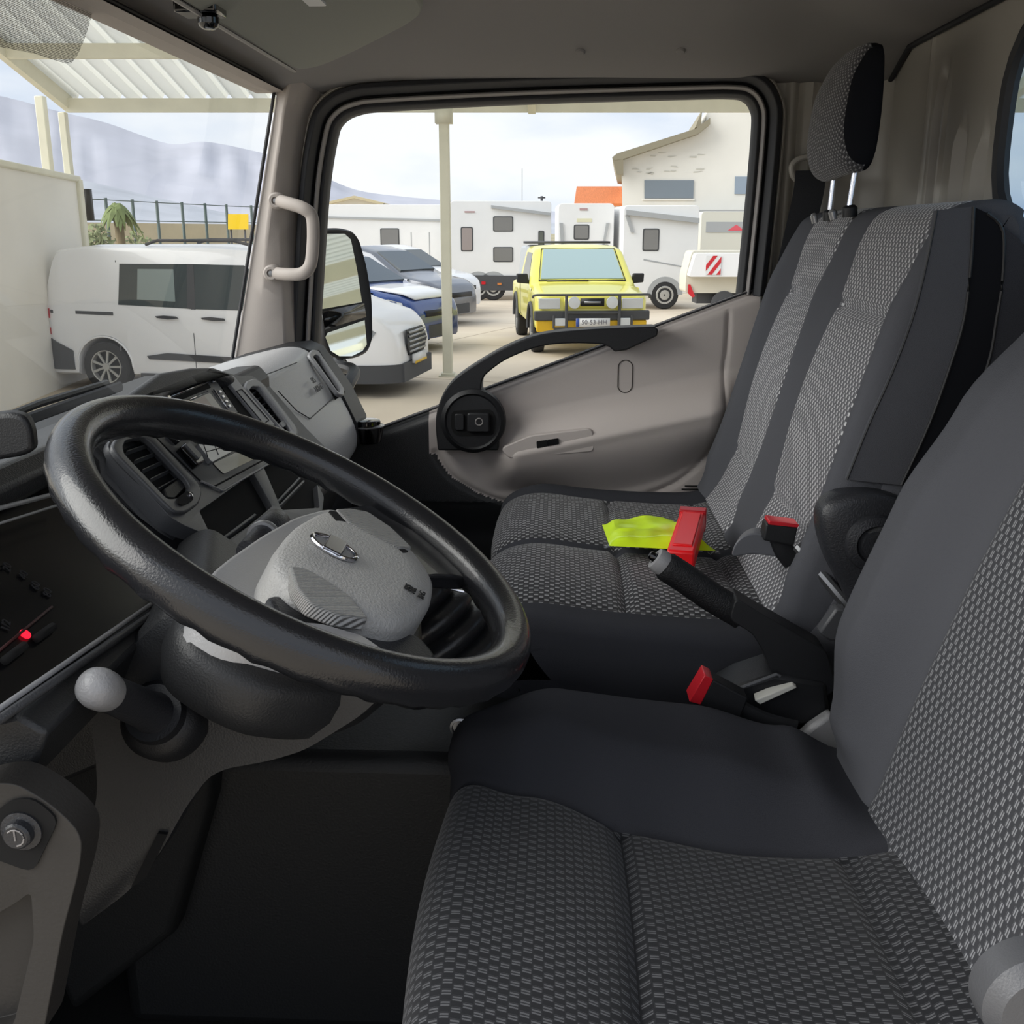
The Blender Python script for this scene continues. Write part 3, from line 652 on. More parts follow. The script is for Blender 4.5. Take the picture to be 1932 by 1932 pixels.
# cup holder at the dash end
c = W(693, 806, 'x', 1.98)
m = Mesh(); m.lathe(c, (0, 0, 1), [(0, -.03), (.026, -.03), (.030, -.012), (.032, .0), (.032, .004), (.026, .004), (.026, .014), (.022, .015), (0, .015)], 28); m.box(c+Vector((-.02, 0, -.028)), c+Vector((.03, .06, .0))); m.build('cup_holder', m_gloss, dash, bevel=.002)
m = Mesh(); m.tube([c+Vector((math.cos(a)*.032, math.sin(a)*.032, .003)) for a in [i*math.pi/14 for i in range(28)]], .0015, 6, closed=True); m.build('cup_holder_ring', m_silver, dash)
# glove box below the airbag cover
m = Mesh(); m.loft([dsec([(.46, 1.50), (.415, 1.47), (.42, 1.36), (.46, 1.28), (.60, 1.27), (.60, 1.5)], X) for X in (1.42, 1.44, 2.02, 2.04)]); m.build('glove_box', m_dash, dash, bevel=.01, bseg=3)
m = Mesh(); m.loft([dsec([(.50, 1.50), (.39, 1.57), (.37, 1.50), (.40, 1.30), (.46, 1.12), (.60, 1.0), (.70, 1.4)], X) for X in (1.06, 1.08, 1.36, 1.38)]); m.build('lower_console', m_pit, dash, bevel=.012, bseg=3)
# kick pad below dash, driver side, with mirror knob
kp = top('side_console', 'grey lower side console with recessed black mirror knob by the driver door', 'console', tuple(W(60, 1700, 'x', .62)))
q = rounded(WX([(-160, 1520), (-20, 1478), (30, 1478), (100, 1520), (156, 1575), (150, 1640), (118, 1760), (80, 1960), (-160, 2100)], .60), .012, 4)
m = Mesh(); m.prism(q, (.03, 0, 0)); kc = m.build('console_body', mat('console_grey_plastic', '2e2c2a', .6, bump=.2), kp)
c_ = Mesh(); c_.prism(rounded(WX([(-120, 1800), (20, 1720), (44, 1700), (50, 1790), (10, 1960), (-120, 1990)], .59), .008, 3), (.026, 0, 0)); cut(kc, c_)
bv = kc.modifiers.new('bevel', 'BEVEL'); bv.width = .004; bv.segments = 3; bv.limit_method = 'ANGLE'; bv.angle_limit = math.radians(40)
m = Mesh(); m.prism(rounded(WX([(-40, 1560), (20, 1509), (62, 1506), (111, 1546), (62, 1647), (-40, 1610)], .598), .008, 3), (.003, 0, 0)); m.build('recess_panel', m_void, kp, smooth=False)
c = W(42, 1566, 'x', .5985); m = Mesh(); m.lathe(c, (-1, 0, 0), [(0, 0), (.014, 0), (.014, .002), (.010, .003), (.0095, .008), (.008, .0095), (0, .0095)], 26); kn = m.build('mirror_knob', m_blacksoft, kp)
m = Mesh(); m.tube([c+Vector((-.0098, math.cos(a)*.006, math.sin(a)*.006)) for a in [math.radians(40+i*28) for i in range(9)]], .0006, 5); m.tube([c+Vector((-.0098, 0, -.002)), c+Vector((-.0098, 0, .006))], .0006, 5); m.build('knob_marking', m_strip, kn)
# ------------------------------------------------------------------ steering column
T29 = math.radians(29.1)
SC = Vector((.84, .2126, 1.697)); SN = Vector((0, -math.sin(T29), math.cos(T29))); SE = Vector((0, -math.cos(T29), -math.sin(T29))); SX = Vector((1, 0, 0))
def S(x, y, h=0): return WP(x, y, SC+SN*h, SN)
def SS(pts, h=0): return [S(x, y, h) for x, y in pts]
col_ = top('steering_column', 'dark plastic steering column housing under the steering wheel', 'steering column', (.84, .35, 1.45))
m = Mesh()
up = [(388, 1092), (430, 1056), (500, 1008), (560, 975), (625, 958), (700, 990), (770, 1060), (770, 1150), (700, 1200), (600, 1190), (470, 1150)]
m.loft([rounded(SS(up, -.035), .02, 4), rounded(SS([(x-6, y+8) for x, y in up], -.05), .02, 4), rounded([p-SN*.05 for p in SS([(x-12, y+16) for x, y in up], -.05)], .02, 4)])
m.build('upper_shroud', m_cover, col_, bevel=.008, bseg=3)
lo_ = [(322, 1178), (338, 1150), (430, 1080), (560, 1000), (690, 1010), (790, 1140), (795, 1240), (740, 1300), (680, 1325), (600, 1335), (500, 1322), (420, 1288), (348, 1240), (324, 1208)]
cc = sum((p for p in SS(lo_, -.10)), Vector())/len(lo_)
def scl(pts, k, c): return [c+(p-c)*k for p in pts]
r1 = rounded(SS(lo_, -.105), .02, 4); c1 = sum(r1, Vector())/len(r1)
m.__init__(); m.loft([scl([p+SN*.016 for p in r1], .90, c1+SN*.016), scl([p+SN*.010 for p in r1], .97, c1+SN*.01), r1, scl([p-SN*.02 for p in r1], 1.0, c1-SN*.02), scl([p-SN*.042 for p in r1], .93, c1-SN*.042), scl([p-SN*.055 for p in r1], .78, c1-SN*.055)]); m.build('lower_shroud', m_col, col_, angle=60)
c = S(482, 1276, -.135)
m = Mesh(); m.lathe(W(484, 1278, 'x', c.x-.03), (-.9, -.4, .1), [(0, 0), (.018, 0), (.018, .006), (.014, .005), (.013, .001), (0, .001)], 26); m.build('screw_recess', m_blacksoft, col_)
kb = [(180, 1262), (255, 1190), (310, 1140), (360, 1120), (560, 1250), (760, 1290), (712, 1340), (640, 1385), (590, 1415), (520, 1436), (430, 1452), (395, 1470), (350, 1530), (300, 1620), (235, 1700), (140, 1770), (128, 1740), (150, 1600), (172, 1500), (165, 1400), (146, 1322)]
r1 = rounded(WX(kb, .80), .015, 4); c1 = sum(r1, Vector())/len(r1)
m = Mesh(); m.loft([scl([p+Vector((.0, 0, 0)) for p in r1], .93, c1), scl([p+Vector((.01, 0, 0)) for p in r1], .98, c1+Vector((.01, 0, 0))), [p+Vector((.03, 0, 0)) for p in r1], [p+Vector((.10, .02, 0)) for p in r1], [p+Vector((.2, .05, 0)) for p in r1]])
m.build('knee_cover', m_col, col_, angle=60)
q = WX([(300, 1568), (318, 1570), (280, 1650), (250, 1670)], .80)
m = Mesh(); m.prism(q, (-.004, 0, 0)); m.build('column_slot', m_void, col_, smooth=False)
m = Mesh(); m.tube(WX([(228, 1402), (212, 1430), (200, 1470)], .803), .0012, 5); m.build('cover_seam', m_black, col_)
# stalk with pale end cap
a = W(305, 1352, 'x', .79); b = W(188, 1300, 'x', .69)
stl = top('indicator_stalk', 'black control stalk with a shiny grey rounded end cap', 'control stalk', tuple(a))
ax = (b-a).normalized()
m = Mesh(); m.lathe(a, ax, [(0, -.02), (.036, -.02), (.036, .0), (.031, .008), (.026, .012), (.024, .02), (0, .02)], 32); m.build('stalk_collar', m_black, stl)
m = Mesh(); L = (b-a).length; m.lathe(a, ax, [(0, .01), (.019, .01), (.0165, .03), (.0145, L-.03), (.0145, L-.012), (0, L-.012)], 26); m.build('stalk_arm', m_blacksoft, stl)
m = Mesh(); m.lathe(b, ax, [(0, -.016), (.014, -.016), (.0156, -.008), (.0158, .002), (.0147, .009), (.011, .014), (.0055, .0168), (0, .0175)], 30); m.build('end_cap', m_dash_lt, stl)
# right stalk seen behind the hub
a = S(530, 1050, -.03); b = D(520, 975, .05)
st2 = top('wiper_stalk', 'dark cylindrical wiper stalk behind the steering wheel hub', 'control stalk', tuple(a))
a = W(497, 1012, 'x', .93); b = W(533, 975, 'x', 1.0)
ax = (b-a).normalized()
m = Mesh(); m.lathe(a, ax, [(0, -.05), (.011, -.05), (.012, -.005), (.0145, 0), (.0150, .03), (.0145, .047), (.011, .052), (0, .053)], 24); m.build('stalk_arm', m_blacksoft, st2)
m = Mesh(); m.lathe(a, ax, [(.0152, -.004), (.0156, -.002), (.0156, .002), (.0152, .004)], 24); m.build('stalk_ring', m_silver, st2)
# ------------------------------------------------------------------ steering wheel
sw = top('steering_wheel', 'large black steering wheel with grey airbag hub and oval chrome emblem', 'steering wheel', tuple(SC))
rim = []
nseg = 120
rings = []
for i in range(nseg):
    a = 2*math.pi*i/nseg; dr = SX*math.cos(a)+SE*math.sin(a); c = SC+dr*.2; r = []
    for k in range(20):
        t = 2*math.pi*k/20
        rr = .0180
        # finger waves on the underside
        wv = .0012*math.sin(a*44)*max(0, -math.sin(t))
        r.append(c+dr*math.cos(t)*(rr+wv)*.95+SN*math.sin(t)*(rr+wv)*1.08)
    rings.append(r)
m_rim = mat('steering_rim_polyurethane', '1d1e21', .24, bump=.2, bscale=550, coat=.25)
m = Mesh(); m.loft(rings, wrap=True); m.build('rim', m_rim, sw, angle=80)
m_rib = bpy.data.materials.new('ribbed_grip'); m_rib.use_nodes = True; t = m_rib.node_tree; b_ = t.nodes['Principled BSDF']; b_.inputs['Roughness'].default_value = .4
b_.inputs['Base Color'].default_value = lin('b4b3b1'); tcn = N(t, 'ShaderNodeTexCoord'); wv_ = N(t, 'ShaderNodeTexWave', wave_type='BANDS', bands_direction='DIAGONAL'); wv_.inputs['Scale'].default_value = 190
bp = N(t, 'ShaderNodeBump'); bp.inputs['Strength'].default_value = .9; bp.inputs['Distance'].default_value = .002; t.links.new(tcn.outputs['Object'], wv_.inputs[0]); t.links.new(wv_.outputs['Fac'], bp.inputs['Height']); t.links.new(bp.outputs[0], b_.inputs['Normal'])
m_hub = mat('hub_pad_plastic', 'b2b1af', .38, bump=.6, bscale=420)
sp1 = [(640, 958), (700, 950), (728, 972), (790, 1005), (846, 1046), (885, 1040), (915, 1080), (880, 1090), (830, 1085), (790, 1090), (740, 1050)]
m = Mesh(); m.prism(rounded(SS(sp1, -.004), .012, 4), -SN*.016); m.build('spoke', m_rim, sw, bevel=.005, bseg=3)
sp2 = [(500, 1118), (560, 1125), (700, 1180), (790, 1195), (830, 1240), (800, 1272), (745, 1262), (640, 1232), (540, 1190)]
m = Mesh(); m.prism(rounded(SS(sp2, -.014), .012, 4), -SN*.014); m.build('spoke', m_blacksoft, sw, bevel=.005, bseg=3)
m = Mesh(); m.prism(rounded(SS([(566, 1172), (610, 1176), (685, 1198), (745, 1240), (775, 1262), (700, 1248), (600, 1210)], -.002), .006, 4), -SN*.008); m.build('spoke_cover', mat('grey_spoke_cover', 'b4b4b6', .3, metal=.3), sw, bevel=.002)
pad = [(625, 960), (700, 985), (780, 1035), (822, 1092), (819, 1134), (790, 1172), (753, 1186), (700, 1174), (617, 1143), (562, 1118), (514, 1068), (516, 1040), (552, 993), (600, 966)]
r0_ = rounded(SS(pad, .0), .02, 5); c0 = sum(r0_, Vector())/len(r0_)
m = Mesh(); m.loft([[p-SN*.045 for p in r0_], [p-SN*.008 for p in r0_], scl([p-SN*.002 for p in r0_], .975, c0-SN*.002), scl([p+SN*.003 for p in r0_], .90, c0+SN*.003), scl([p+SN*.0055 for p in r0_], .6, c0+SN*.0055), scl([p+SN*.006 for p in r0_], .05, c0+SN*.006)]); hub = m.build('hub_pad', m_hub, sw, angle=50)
for q in ([(633, 959), (662, 958), (694, 964), (740, 995), (779, 1033), (755, 1034), (700, 1008), (656, 984)], [(547, 1066), (575, 1070), (610, 1088), (660, 1122), (698, 1168), (640, 1160), (585, 1138), (560, 1108)]):
    m = Mesh(); m.prism(rounded(SS(q, .006), .004, 3), -SN*.012); m.build('ribbed_grip', m_rib, sw, bevel=.002)
m = Mesh(); m.prism(rounded(SS([(620, 962), (640, 966), (700, 1006), (772, 1040), (760, 1044), (690, 1020), (636, 985)], .0045), .003, 3), -SN*.01); m.build('grip_groove', m_void, sw)
# emblem
ec = S(631, 1032, .0085); eu = (S(672, 1053, .0085)-S(590, 1010, .0085)); ea = eu.length/2; eu.normalize(); ev = SN.cross(eu)
m = Mesh(); m.tube([ec+eu*math.cos(t)*ea+ev*math.sin(t)*ea*.74 for t in [i*math.pi/24 for i in range(48)]], .0021, 8, closed=True, up=tuple(SN)); em = m.build('emblem_ring', m_chrome, hub)
bw = .0085
m = Mesh(); m.prism(rounded([ec+eu*x+ev*y for x, y in ((-bw, -ea*.82), (bw, -ea*.82), (bw, ea*.82), (-bw, ea*.82))], .002, 3), SN*.0032); m.build('emblem_bar', mat('dark_chrome', '8c8c92', .18, metal=1), hub, bevel=.0028, bseg=4)
m = Mesh(); m.add([ec+eu*math.cos(t)*ea+ev*math.sin(t)*ea*.74-SN*.0014 for t in [i*math.pi/20 for i in range(40)]], [list(range(40))]); m.build('emblem_back', m_hub, hub, smooth=False)
xd = (S(800, 1132)-S(783, 1092)); yd = -SN.cross(xd)*-1
for s_, x, y, z in (('SRS', 770, 1108, .0085), ('AIR\nBAG', 788, 1118, .0085)):
    textobj(s_, S(x, y, .0062), z, S(790, 1100)-S(778, 1128), SN.cross(S(790, 1100)-S(778, 1128)), m_black, hub)
# ------------------------------------------------------------------ gear lever gaiter
gl = top('gear_lever', 'black ribbed rubber gear lever gaiter seen through the steering wheel', 'gear lever', (1.22, .13, 1.34))
a = W(868, 1262, 'x', 1.17); ax = Vector((0, .50, .80)).normalized()
prof = [(0, 0), (.078, 0), (.078, .01)]
for i in range(6):
    r = .082-.0095*i; h = .012+.027*i; prof += [(r, h+.004), (r+.002, h+.012), (r-.004, h+.020), (r-.017, h+.024)]
prof += [(.022, .18), (.016, .20), (.012, .205), (0, .205)]
m = Mesh(); m.lathe(a, ax, prof, 36); m.build('gaiter', mat('gaiter_rubber', '1e1f22', .32, bump=.2), gl, angle=60)
m = Mesh(); m.lathe(a, ax, [(0, .195), (.02, .195), (.022, .21), (.014, .218), (0, .218)], 24); m.build('collar', m_gloss, gl)
m = Mesh(); q = [W(x, y, 'x', 1.14) for x, y in ((868, 1091), (832, 1095), (830, 1106), (876, 1117))]; m.tube(q, .0016, 6); m.build('clip_wire', m_chrome, gl)
# ================================================================== SEATS
def seatpad(root, nm, path, x0, x1, g, mf, mats, depth, nx=64, n=7, edge=.022, brk=None):
    """upholstered pad: path = (y, z) outline from front/bottom to top, g(x, s) lifts the surface, sides roll down by depth"""
    P = spline([Vector((0, y, z)) for y, z in path], n); L = [0]
    for a, b in zip(P, P[1:]): L.append(L[-1]+(b-a).length)
    rings = []; info = []
    def xm(t, p):
        if not brk: return x0+(x1-x0)*t
        f = [x0]+brk(p)+[x1]; f0 = [x0]+brk0+[x1]; x = x0+(x1-x0)*t
        for i in range(len(f)-1):
            if x <= f0[i+1]+1e-9: return f[i]+(f[i+1]-f[i])*(x-f0[i])/(f0[i+1]-f0[i])
        return x1
    if brk:
        brk0 = [x0+(x1-x0)*round((v-x0)/(x1-x0)*nx)/nx for v in brk(P[len(P)//2])]
    for i, p in enumerate(P):
        t = (P[min(i+1, len(P)-1)]-P[max(i-1, 0)]).normalized(); nr = Vector((0, -t.z, t.y))*OUT
        s = L[i]/L[-1]; row = []
        dp = depth(s) if callable(depth) else depth
        ws = .0
        for d_, xx in ((dp, .006), (dp*.6, .0), (dp*.3, .0), (edge*1.6, .002)): row.append(Vector((x0+xx, p.y, p.z))-nr*d_)
        for k in range(nx+1):
            x = xm(k/nx, p); e = min(x-x0, x1-x)
            rnd = -edge*(1-math.sqrt(max(0, 1-(1-min(1, e/edge))**2)))
            row.append(Vector((x, p.y, p.z))+nr*(g(x, s, p)+rnd))
        for d_, xx in ((edge*1.6, .002), (dp*.3, 0), (dp*.6, .0), (dp, .006)): row.append(Vector((x1-xx, p.y, p.z))-nr*d_)
        rings.append(row); info.append((s, p))
    def mfun(i, j):
        k = j-4
        if k < 0 or k >= nx: return mats[1]
        x = xm((k+.5)/nx, info[i][1])
        return mats[mf(x, info[i][0], info[i][1])]
    m = Mesh(); m.loft(rings, closed=False, mfun=mfun)
    return m.build(nm, None, root, angle=70)
# ---- driver seat
ds = top('driver_seat', 'dark grey driver seat in the corner nearest the camera, with weave centre panels', 'seat', (.78, -.1, .95))
OUT = 1
def bxf(y): return slerp([(-.32, .895), (-.2, .90), (-.07, .915), (.03, .955), (.11, .99)], y)
def bxn(y): return slerp([(-.32, .56), (-.07, .585), (.11, .625)], y)
def gd(x, s, p):
    y, z = p.y, p.z
    b = slerp([(-.40, -.01), (-.345, -.012), (-.27, .035), (-.16, .058), (.0, .055), (.09, .022), (.12, .01)], y)
    if z < 1.36 and y > 0: b *= .4
    f = bxf(y); n_ = bxn(y); v = 0
    if x > f: v = b*ss((x-f)/.085)
    if x < n_: v = b*ss((n_-x)/.075)
    v -= .004*g2(x-f, .006)+.004*g2(x-n_, .006)
    if n_ < x < f:
        t = (x-n_)/(f-n_); v += .010*math.sin(math.pi*t)
        v -= .013*g2(y+.068, .008)+.011*g2(y+.285, .008)
        v += .006*g2(y+.02, .045)
    return v
def md(x, s, p): return 0 if bxn(p.y) < x < bxf(p.y) else 1
OUT = -1
seatpad(ds, 'seat_cushion', [(.06, 1.20), (.095, 1.26), (.112, 1.32), (.108, 1.362), (.085, 1.385), (.04, 1.388), (-.03, 1.38), (-.10, 1.370), (-.18, 1.362), (-.26, 1.362), (-.33, 1.375), (-.39, 1.40)], .44, 1.12, gd, md, [m_weave, m_knit_dk], .10, nx=90, brk=lambda p: [bxn(p.y), bxf(p.y)])
def bxb(z): return slerp([(1.36, .975), (1.48, .97), (1.6, .965), (1.9, .95)], z)
def gb(x, s, p):
    z = p.z
    b = slerp([(1.36, .0), (1.42, .03), (1.52, .055), (1.66, .05), (1.76, .034), (1.88, .01)], z); f = bxb(z); n_ = 1.56-f; v = 0
    if p.y < -.56: b = 0
    if x > f: v = b*ss((x-f)/.075)
    if x < n_: v = b*ss((n_-x)/.075)
    v -= .004*g2(x-f, .006)+.004*g2(x-n_, .006)
    v -= .01*g2((z-1.44), .006)*(n_ < x < f)*0
    return v
def mb(x, s, p): return 0 if (1.56-bxb(p.z)) < x < bxb(p.z) and p.y > -.57 else 1
seatpad(ds, 'backrest', [(-.30, 1.33), (-.33, 1.38), (-.35, 1.46), (-.378, 1.56), (-.41, 1.66), (-.45, 1.77), (-.50, 1.87), (-.53, 1.93), (-.56, 1.95), (-.59, 1.93), (-.60, 1.85), (-.60, 1.4)], .46, 1.10, gb, mb, [weave('driver_weave_lit', '3a3b3f', '45464a', '8e8f92', .0054, .0088), m_knit], lambda s: .10 if s < .62 else .05, nx=90, brk=lambda p: [1.56-bxb(p.z), bxb(p.z)])  # backrest weave is the cushion weave lightened as if lit from ahead
m = Mesh(); m.prism([(.5, .04, .97), (.5, .06, 1.25), (.5, -.45, 1.30), (.5, -.50, .97)], (.56, 0, 0)); m.build('seat_base', m_black, ds, bevel=.02)
# grey reclining knob corner of the near side
m = Mesh(); m.lathe(W(1962, 1900, 'x', .50), (-1, 0, 0), [(0, -.02), (.032, -.02), (.032, 0), (.024, .008), (0, .009)], 28); m.build('recliner_knob', m_fascia, ds)
# ---- two-place bench
m_knit_hd0 = mat('black_gusset_fabric', '1a1b1f', 1, spec=.1)
bs = top('bench_seat', 'two-place grey passenger bench with weave panels, beside the far door', 'seat', (1.65, -.1, .95))
def gc(x, s, p):
    y, z = p.y, p.z; v = 0
    v += .018*ss((x-1.965)/.03)*slerp([(-.35, .7), (.0, .4), (.1, .1)], y)
    v += .008*ss((1.345-x)/.03)
    for c_ in (1.49, 1.82): v += (.012 if c_ < 1.6 else .005)*math.exp(-((x-c_)/.12)**4)
    v -= .004*g2(x-1.345, .005)+.004*g2(x-1.965, .005)+.010*g2(x-1.645, .022)
    if 1.345 < x < 1.965 and z > 1.4: v -= .011*g2(y+.10, .007)+.008*g2(y+.262, .007)
    v += .005*g2(y-.03, .05)
    return v
def mc(x, s, p): return 0 if (1.345 < x < 1.625 or 1.665 < x < 1.965) else 1
seatpad(bs, 'seat_cushion', [(.045, 1.30), (.085, 1.35), (.108, 1.395), (.10, 1.428), (.065, 1.447), (.0, 1.450), (-.10, 1.442), (-.2, 1.436), (-.27, 1.437), (-.32, 1.452), (-.36, 1.485)], 1.27, 2.03, gc, mc, [m_weave_p, m_knit_dk], .13, nx=110, brk=lambda p: [1.345, 1.625, 1.665, 1.965])
def gk(x, s, p):
    z = p.z; fr = p.y > -.47; v = 0
    if p.y > -.535:
        k = slerp([(1.45, .25), (1.52, 1), (1.84, .9), (1.96, .25), (1.985, .0)], z)
        v += .026*k*(ss((1.315-x)/.04)+ss((x-1.935)/.04)+ss(1-abs(x-1.645)/.055))
        v -= .005*g2(x-1.315, .005)+.005*g2(x-1.59, .005)+.005*g2(x-1.70, .005)+.005*g2(x-1.935, .005)
        if mc2(x): v -= .012*g2(z-1.845, .007)*(1 if x < 1.6 else .7)+.010*g2(z-1.55, .007)
        if mc2(x): v += .012*math.sin(math.pi*max(0, min(1, (z-1.55)/.295)))
    return v
def mc2(x): return 1.315 < x < 1.59 or 1.70 < x < 1.935
def mk(x, s, p): return 0 if mc2(x) and p.y > -.50 else 1
seatpad(bs, 'backrest', [(-.285, 1.455), (-.315, 1.50), (-.345, 1.58), (-.372, 1.68), (-.40, 1.79), (-.425, 1.88), (-.44, 1.935), (-.462, 1.972), (-.50, 1.985), (-.53, 1.975), (-.545, 1.93), (-.55, 1.8), (-.55, 1.45)], 1.25, 2.03, gk, mk, [m_weave_pl, m_knit], lambda s: .12-.07*max(0, min(1, (s-.40)/.14)), nx=110, brk=lambda p: [1.315, 1.59, 1.70, 1.935])
m = Mesh(); m.prism([(1.285, -.40, 1.45), (1.285, -.50, 1.93), (1.285, -.55, 1.965), (1.285, -.598, 1.90), (1.285, -.585, 1.45)], (.73, 0, 0)); m.build('back_shell', m_black, bs, bevel=.012)
# side panel with piping on the near end
LA = [(1598, 905), (1640, 800), (1683, 704), (1722, 600), (1748, 500), (1768, 397)]
LB = [(1700, 915), (1753, 800), (1795, 683), (1819, 600), (1832, 497), (1837, 390)]
LC = [(1782, 918), (1823, 800), (1865, 683), (1880, 600), (1891, 530), (1892, 436), (1862, 402)]
LD = [(1850, 930), (1900, 780), (1930, 640), (1940, 520), (1932, 462), (1896, 432)]
def lat(pts): return spline(WX(pts, 1.243), 4)
m = Mesh(); m.prism(lat(LA)+lat(LB)[::-1], (.012, 0, 0)); m.build('side_panel', m_knit, bs, smooth=False)
m = Mesh(); m.prism(lat(LB)+lat(LC)[::-1], (.014, 0, 0)); m.build('back_gusset', m_knit_hd0, bs, smooth=False)
m = Mesh(); m.prism(lat(LC)+lat(LD)[::-1], (.018, 0, 0)); m.build('shell_edge', m_knit_dk, bs, smooth=False)
for L_, r_ in ((LA, .0012), (LB, .0020), (LC, .0020)):
    m = Mesh(); m.tube(lat(L_), r_, 6); m.build('piping', m_black, bs)
m = Mesh(); m.box((1.30, -.50, .97), (2.02, .06, 1.36)); m.build('seat_base', m_black, bs, bevel=.015)
# recliner cover
c = W(1645, 1010, 'x', 1.222)
q = spline(WX([(1548, 985), (1562, 950), (1600, 932), (1650, 930), (1705, 945), (1745, 985), (1745, 1040), (1700, 1090), (1650, 1150), (1610, 1150), (1590, 1110), (1560, 1050)], 1.222), 4, closed=True)
cq = sum(q, Vector())/len(q)
m = Mesh(); m.loft([[p+Vector((.035, 0, 0)) for p in q], [p+Vector((.006, 0, 0)) for p in q], scl(q, .94, cq), scl([p-Vector((.004, 0, 0)) for p in q], .8, cq-Vector((.004, 0, 0))), scl([p-Vector((.004, 0, 0)) for p in q], .1, cq-Vector((.004, 0, 0)))]); rc = m.build('recliner_cover', m_blacksoft, bs, angle=50)
c = W(1650, 1025, 'x', 1.217)
m = Mesh(); m.lathe(c, (-1, 0, 0), [(0, 0), (.036, 0), (.034, .007), (.024, .010), (.021, .006), (.018, .006), (.017, .010), (0, .011)], 36); m.build('recliner_hub', m_blacksoft, rc)
a_ = W(1650, 1025, 'x', 1.212); b_ = W(1790, 940, 'x', 1.212)
m = Mesh(); m.tube([a_, (a_+b_)/2, b_], [.019, .016, .013], 14, flat=(1, .35), up=(1, 0, 0)); m.build('recliner_lever', m_black, rc)
m = Mesh(); m.tube([W(1505, 1030, 'x', 1.28), W(1560, 1095, 'x', 1.25), W(1600, 1145, 'x', 1.24)], .0075, 10); m.build('support_rod', m_steel, bs)
# headrest
hp = [(1655, 77), (1640, 82), (1611, 133), (1598, 186), (1590, 248), (1596, 292), (1610, 314), (1630, 322), (1648, 313), (1660, 280), (1672, 186), (1676, 93), (1668, 79)]
q = spline(WX(hp, 1.655), 4, closed=True); cq = sum(q, Vector())/len(q)
hrng = []
for t, k in ((0, .70), (.006, .90), (.018, 1.0), (.06, 1.02), (.12, 1.03), (.19, 1.02), (.225, .97), (.245, .85), (.25, .68)):
    hrng.append([cq+(p-cq)*k+Vector((t, -.006*math.sin(math.pi*t/.25)*-1, -.012*(t/.25)**3)) for p in q])
nq = len(q)
def hm(i, j):
    v = q[j % nq]-cq
    return m_weave_h if (i >= 1 and v.y > -.005) else m_knit_hd
m_weave_h = weave('headrest_weave', '3c3c40', '4a4a4e', '8a8a8c', .005, .006, 1.0); m_knit_hd = mat('headrest_side_knit', '1c1d21', 1, bump=.4, bscale=1400, spec=.1)
m = Mesh(); m.loft(hrng, mfun=hm); hd = m.build('headrest', None, bs, angle=70)
for x0_, (px0, py0, px1, py1) in ((1.83, (1575, 325, 1566, 400)), (1.70, (1615, 318, 1603, 392))):
    a_ = W(px0, py0, 'x', x0_); b_ = W(px1, py1, 'x', x0_); c2_ = b_+Vector((0, 0, -.002)); b_ = b_+(b_-a_)*.1
    m = Mesh(); m.tube([a_, b_], .0048, 12); m.build('headrest_post', m_chrome, hd)
    c = c2_+Vector((0, .026, -.006)); m = Mesh(); m.lathe(c2_, (0, .1, 1), [(0, -.012), (.012, -.012), (.012, .002), (.008, .006), (0, .006)], 18); m.build('post_collar', m_black, hd)
    m = Mesh(); m.lathe(c, (0, .3, 1), [(0, -.01), (.0055, -.01), (.006, .002), (.003, .006), (0, .0065)], 14); m.build('release_button', m_silver, hd)
# ---- hand brake
hb = top('hand_brake', 'black hand brake lever with grey tip raised between the two seats', 'hand brake', tuple(W(1540, 1290, 'x', 1.2)))
hX = 1.19
ph = spline([W(x, y, 'x', X) for x, y, X in ((1246, 1062, 1.20), (1290, 1090, 1.20), (1345, 1128, 1.20), (1400, 1160, 1.20))], 6)
m = Mesh(); m.tube(ph, [.0135, .0155]+[.0185]*(len(ph)-3)+[.019], 18, up=(1, 0, 0), flat=(1.0, .8)); m.build('grip', mat('brake_grip', '131417', .55, bump=.6, bscale=500), hb)
q = WX([(1388, 1128), (1440, 1160), (1560, 1228), (1580, 1300), (1540, 1330), (1462, 1285), (1440, 1230), (1420, 1196), (1376, 1170)], 1.175)
m = Mesh(); m.prism(rounded(q, .008, 3), (.045, 0, 0)); m.build('lever_gaiter', m_black, hb, bevel=.009, bseg=3)
a_ = W(1246, 1060, 'x', 1.20); ax = (W(1235, 1048, 'x', 1.20)-W(1290, 1088, 'x', 1.20)).normalized()
m = Mesh(); m.lathe(a_, ax, [(0, -.006), (.0150, -.006), (.0155, .002), (.0135, .008), (.008, .009), (.007, .006), (0, .006)], 24); m.build('grip_end', m_dash_lt, hb)
m = Mesh(); m.lathe(a_+ax*.006, ax, [(0, 0), (.0055, 0), (.0055, .008), (.004, .0105), (0, .011)], 18); m.build('release_button', m_gloss, hb)
# ---- small console tray between seats with a white strip
ct = top('center_tray', 'black plastic tray with grey edge below the hand brake', 'tray', tuple(W(1450, 1340, 'x', 1.2)))
q = WX([(1330, 1330), (1400, 1292), (1462, 1272), (1560, 1290), (1570, 1370), (1460, 1372), (1400, 1372)], 1.17)
m = Mesh(); m.prism(q, (.07, 0, 0)); m.build('tray_body', m_black, ct, bevel=.006)
m = Mesh(); m.tube(WX([(1392, 1300), (1466, 1272), (1472, 1276)], 1.165), .0022, 8); m.build('tray_edge', m_fascia, ct)
q = [W(1424, 1322, 'x', 1.155), W(1496, 1292, 'x', 1.165), W(1504, 1298, 'x', 1.165), W(1434, 1330, 'x', 1.155)]
m = Mesh(); m.prism(q, (.012, 0, .004)); o = m.build('pale_strip', mat('pale_plastic', 'c9c8c0', .5), None, bevel=.0012); o['label'] = 'thin pale strip lying below the hand brake'; o['category'] = 'strip'
q = WX([(1500, 1400), (1530, 1372), (1570, 1345), (1600, 1420), (1650, 1478), (1600, 1470), (1560, 1432)], 1.15)
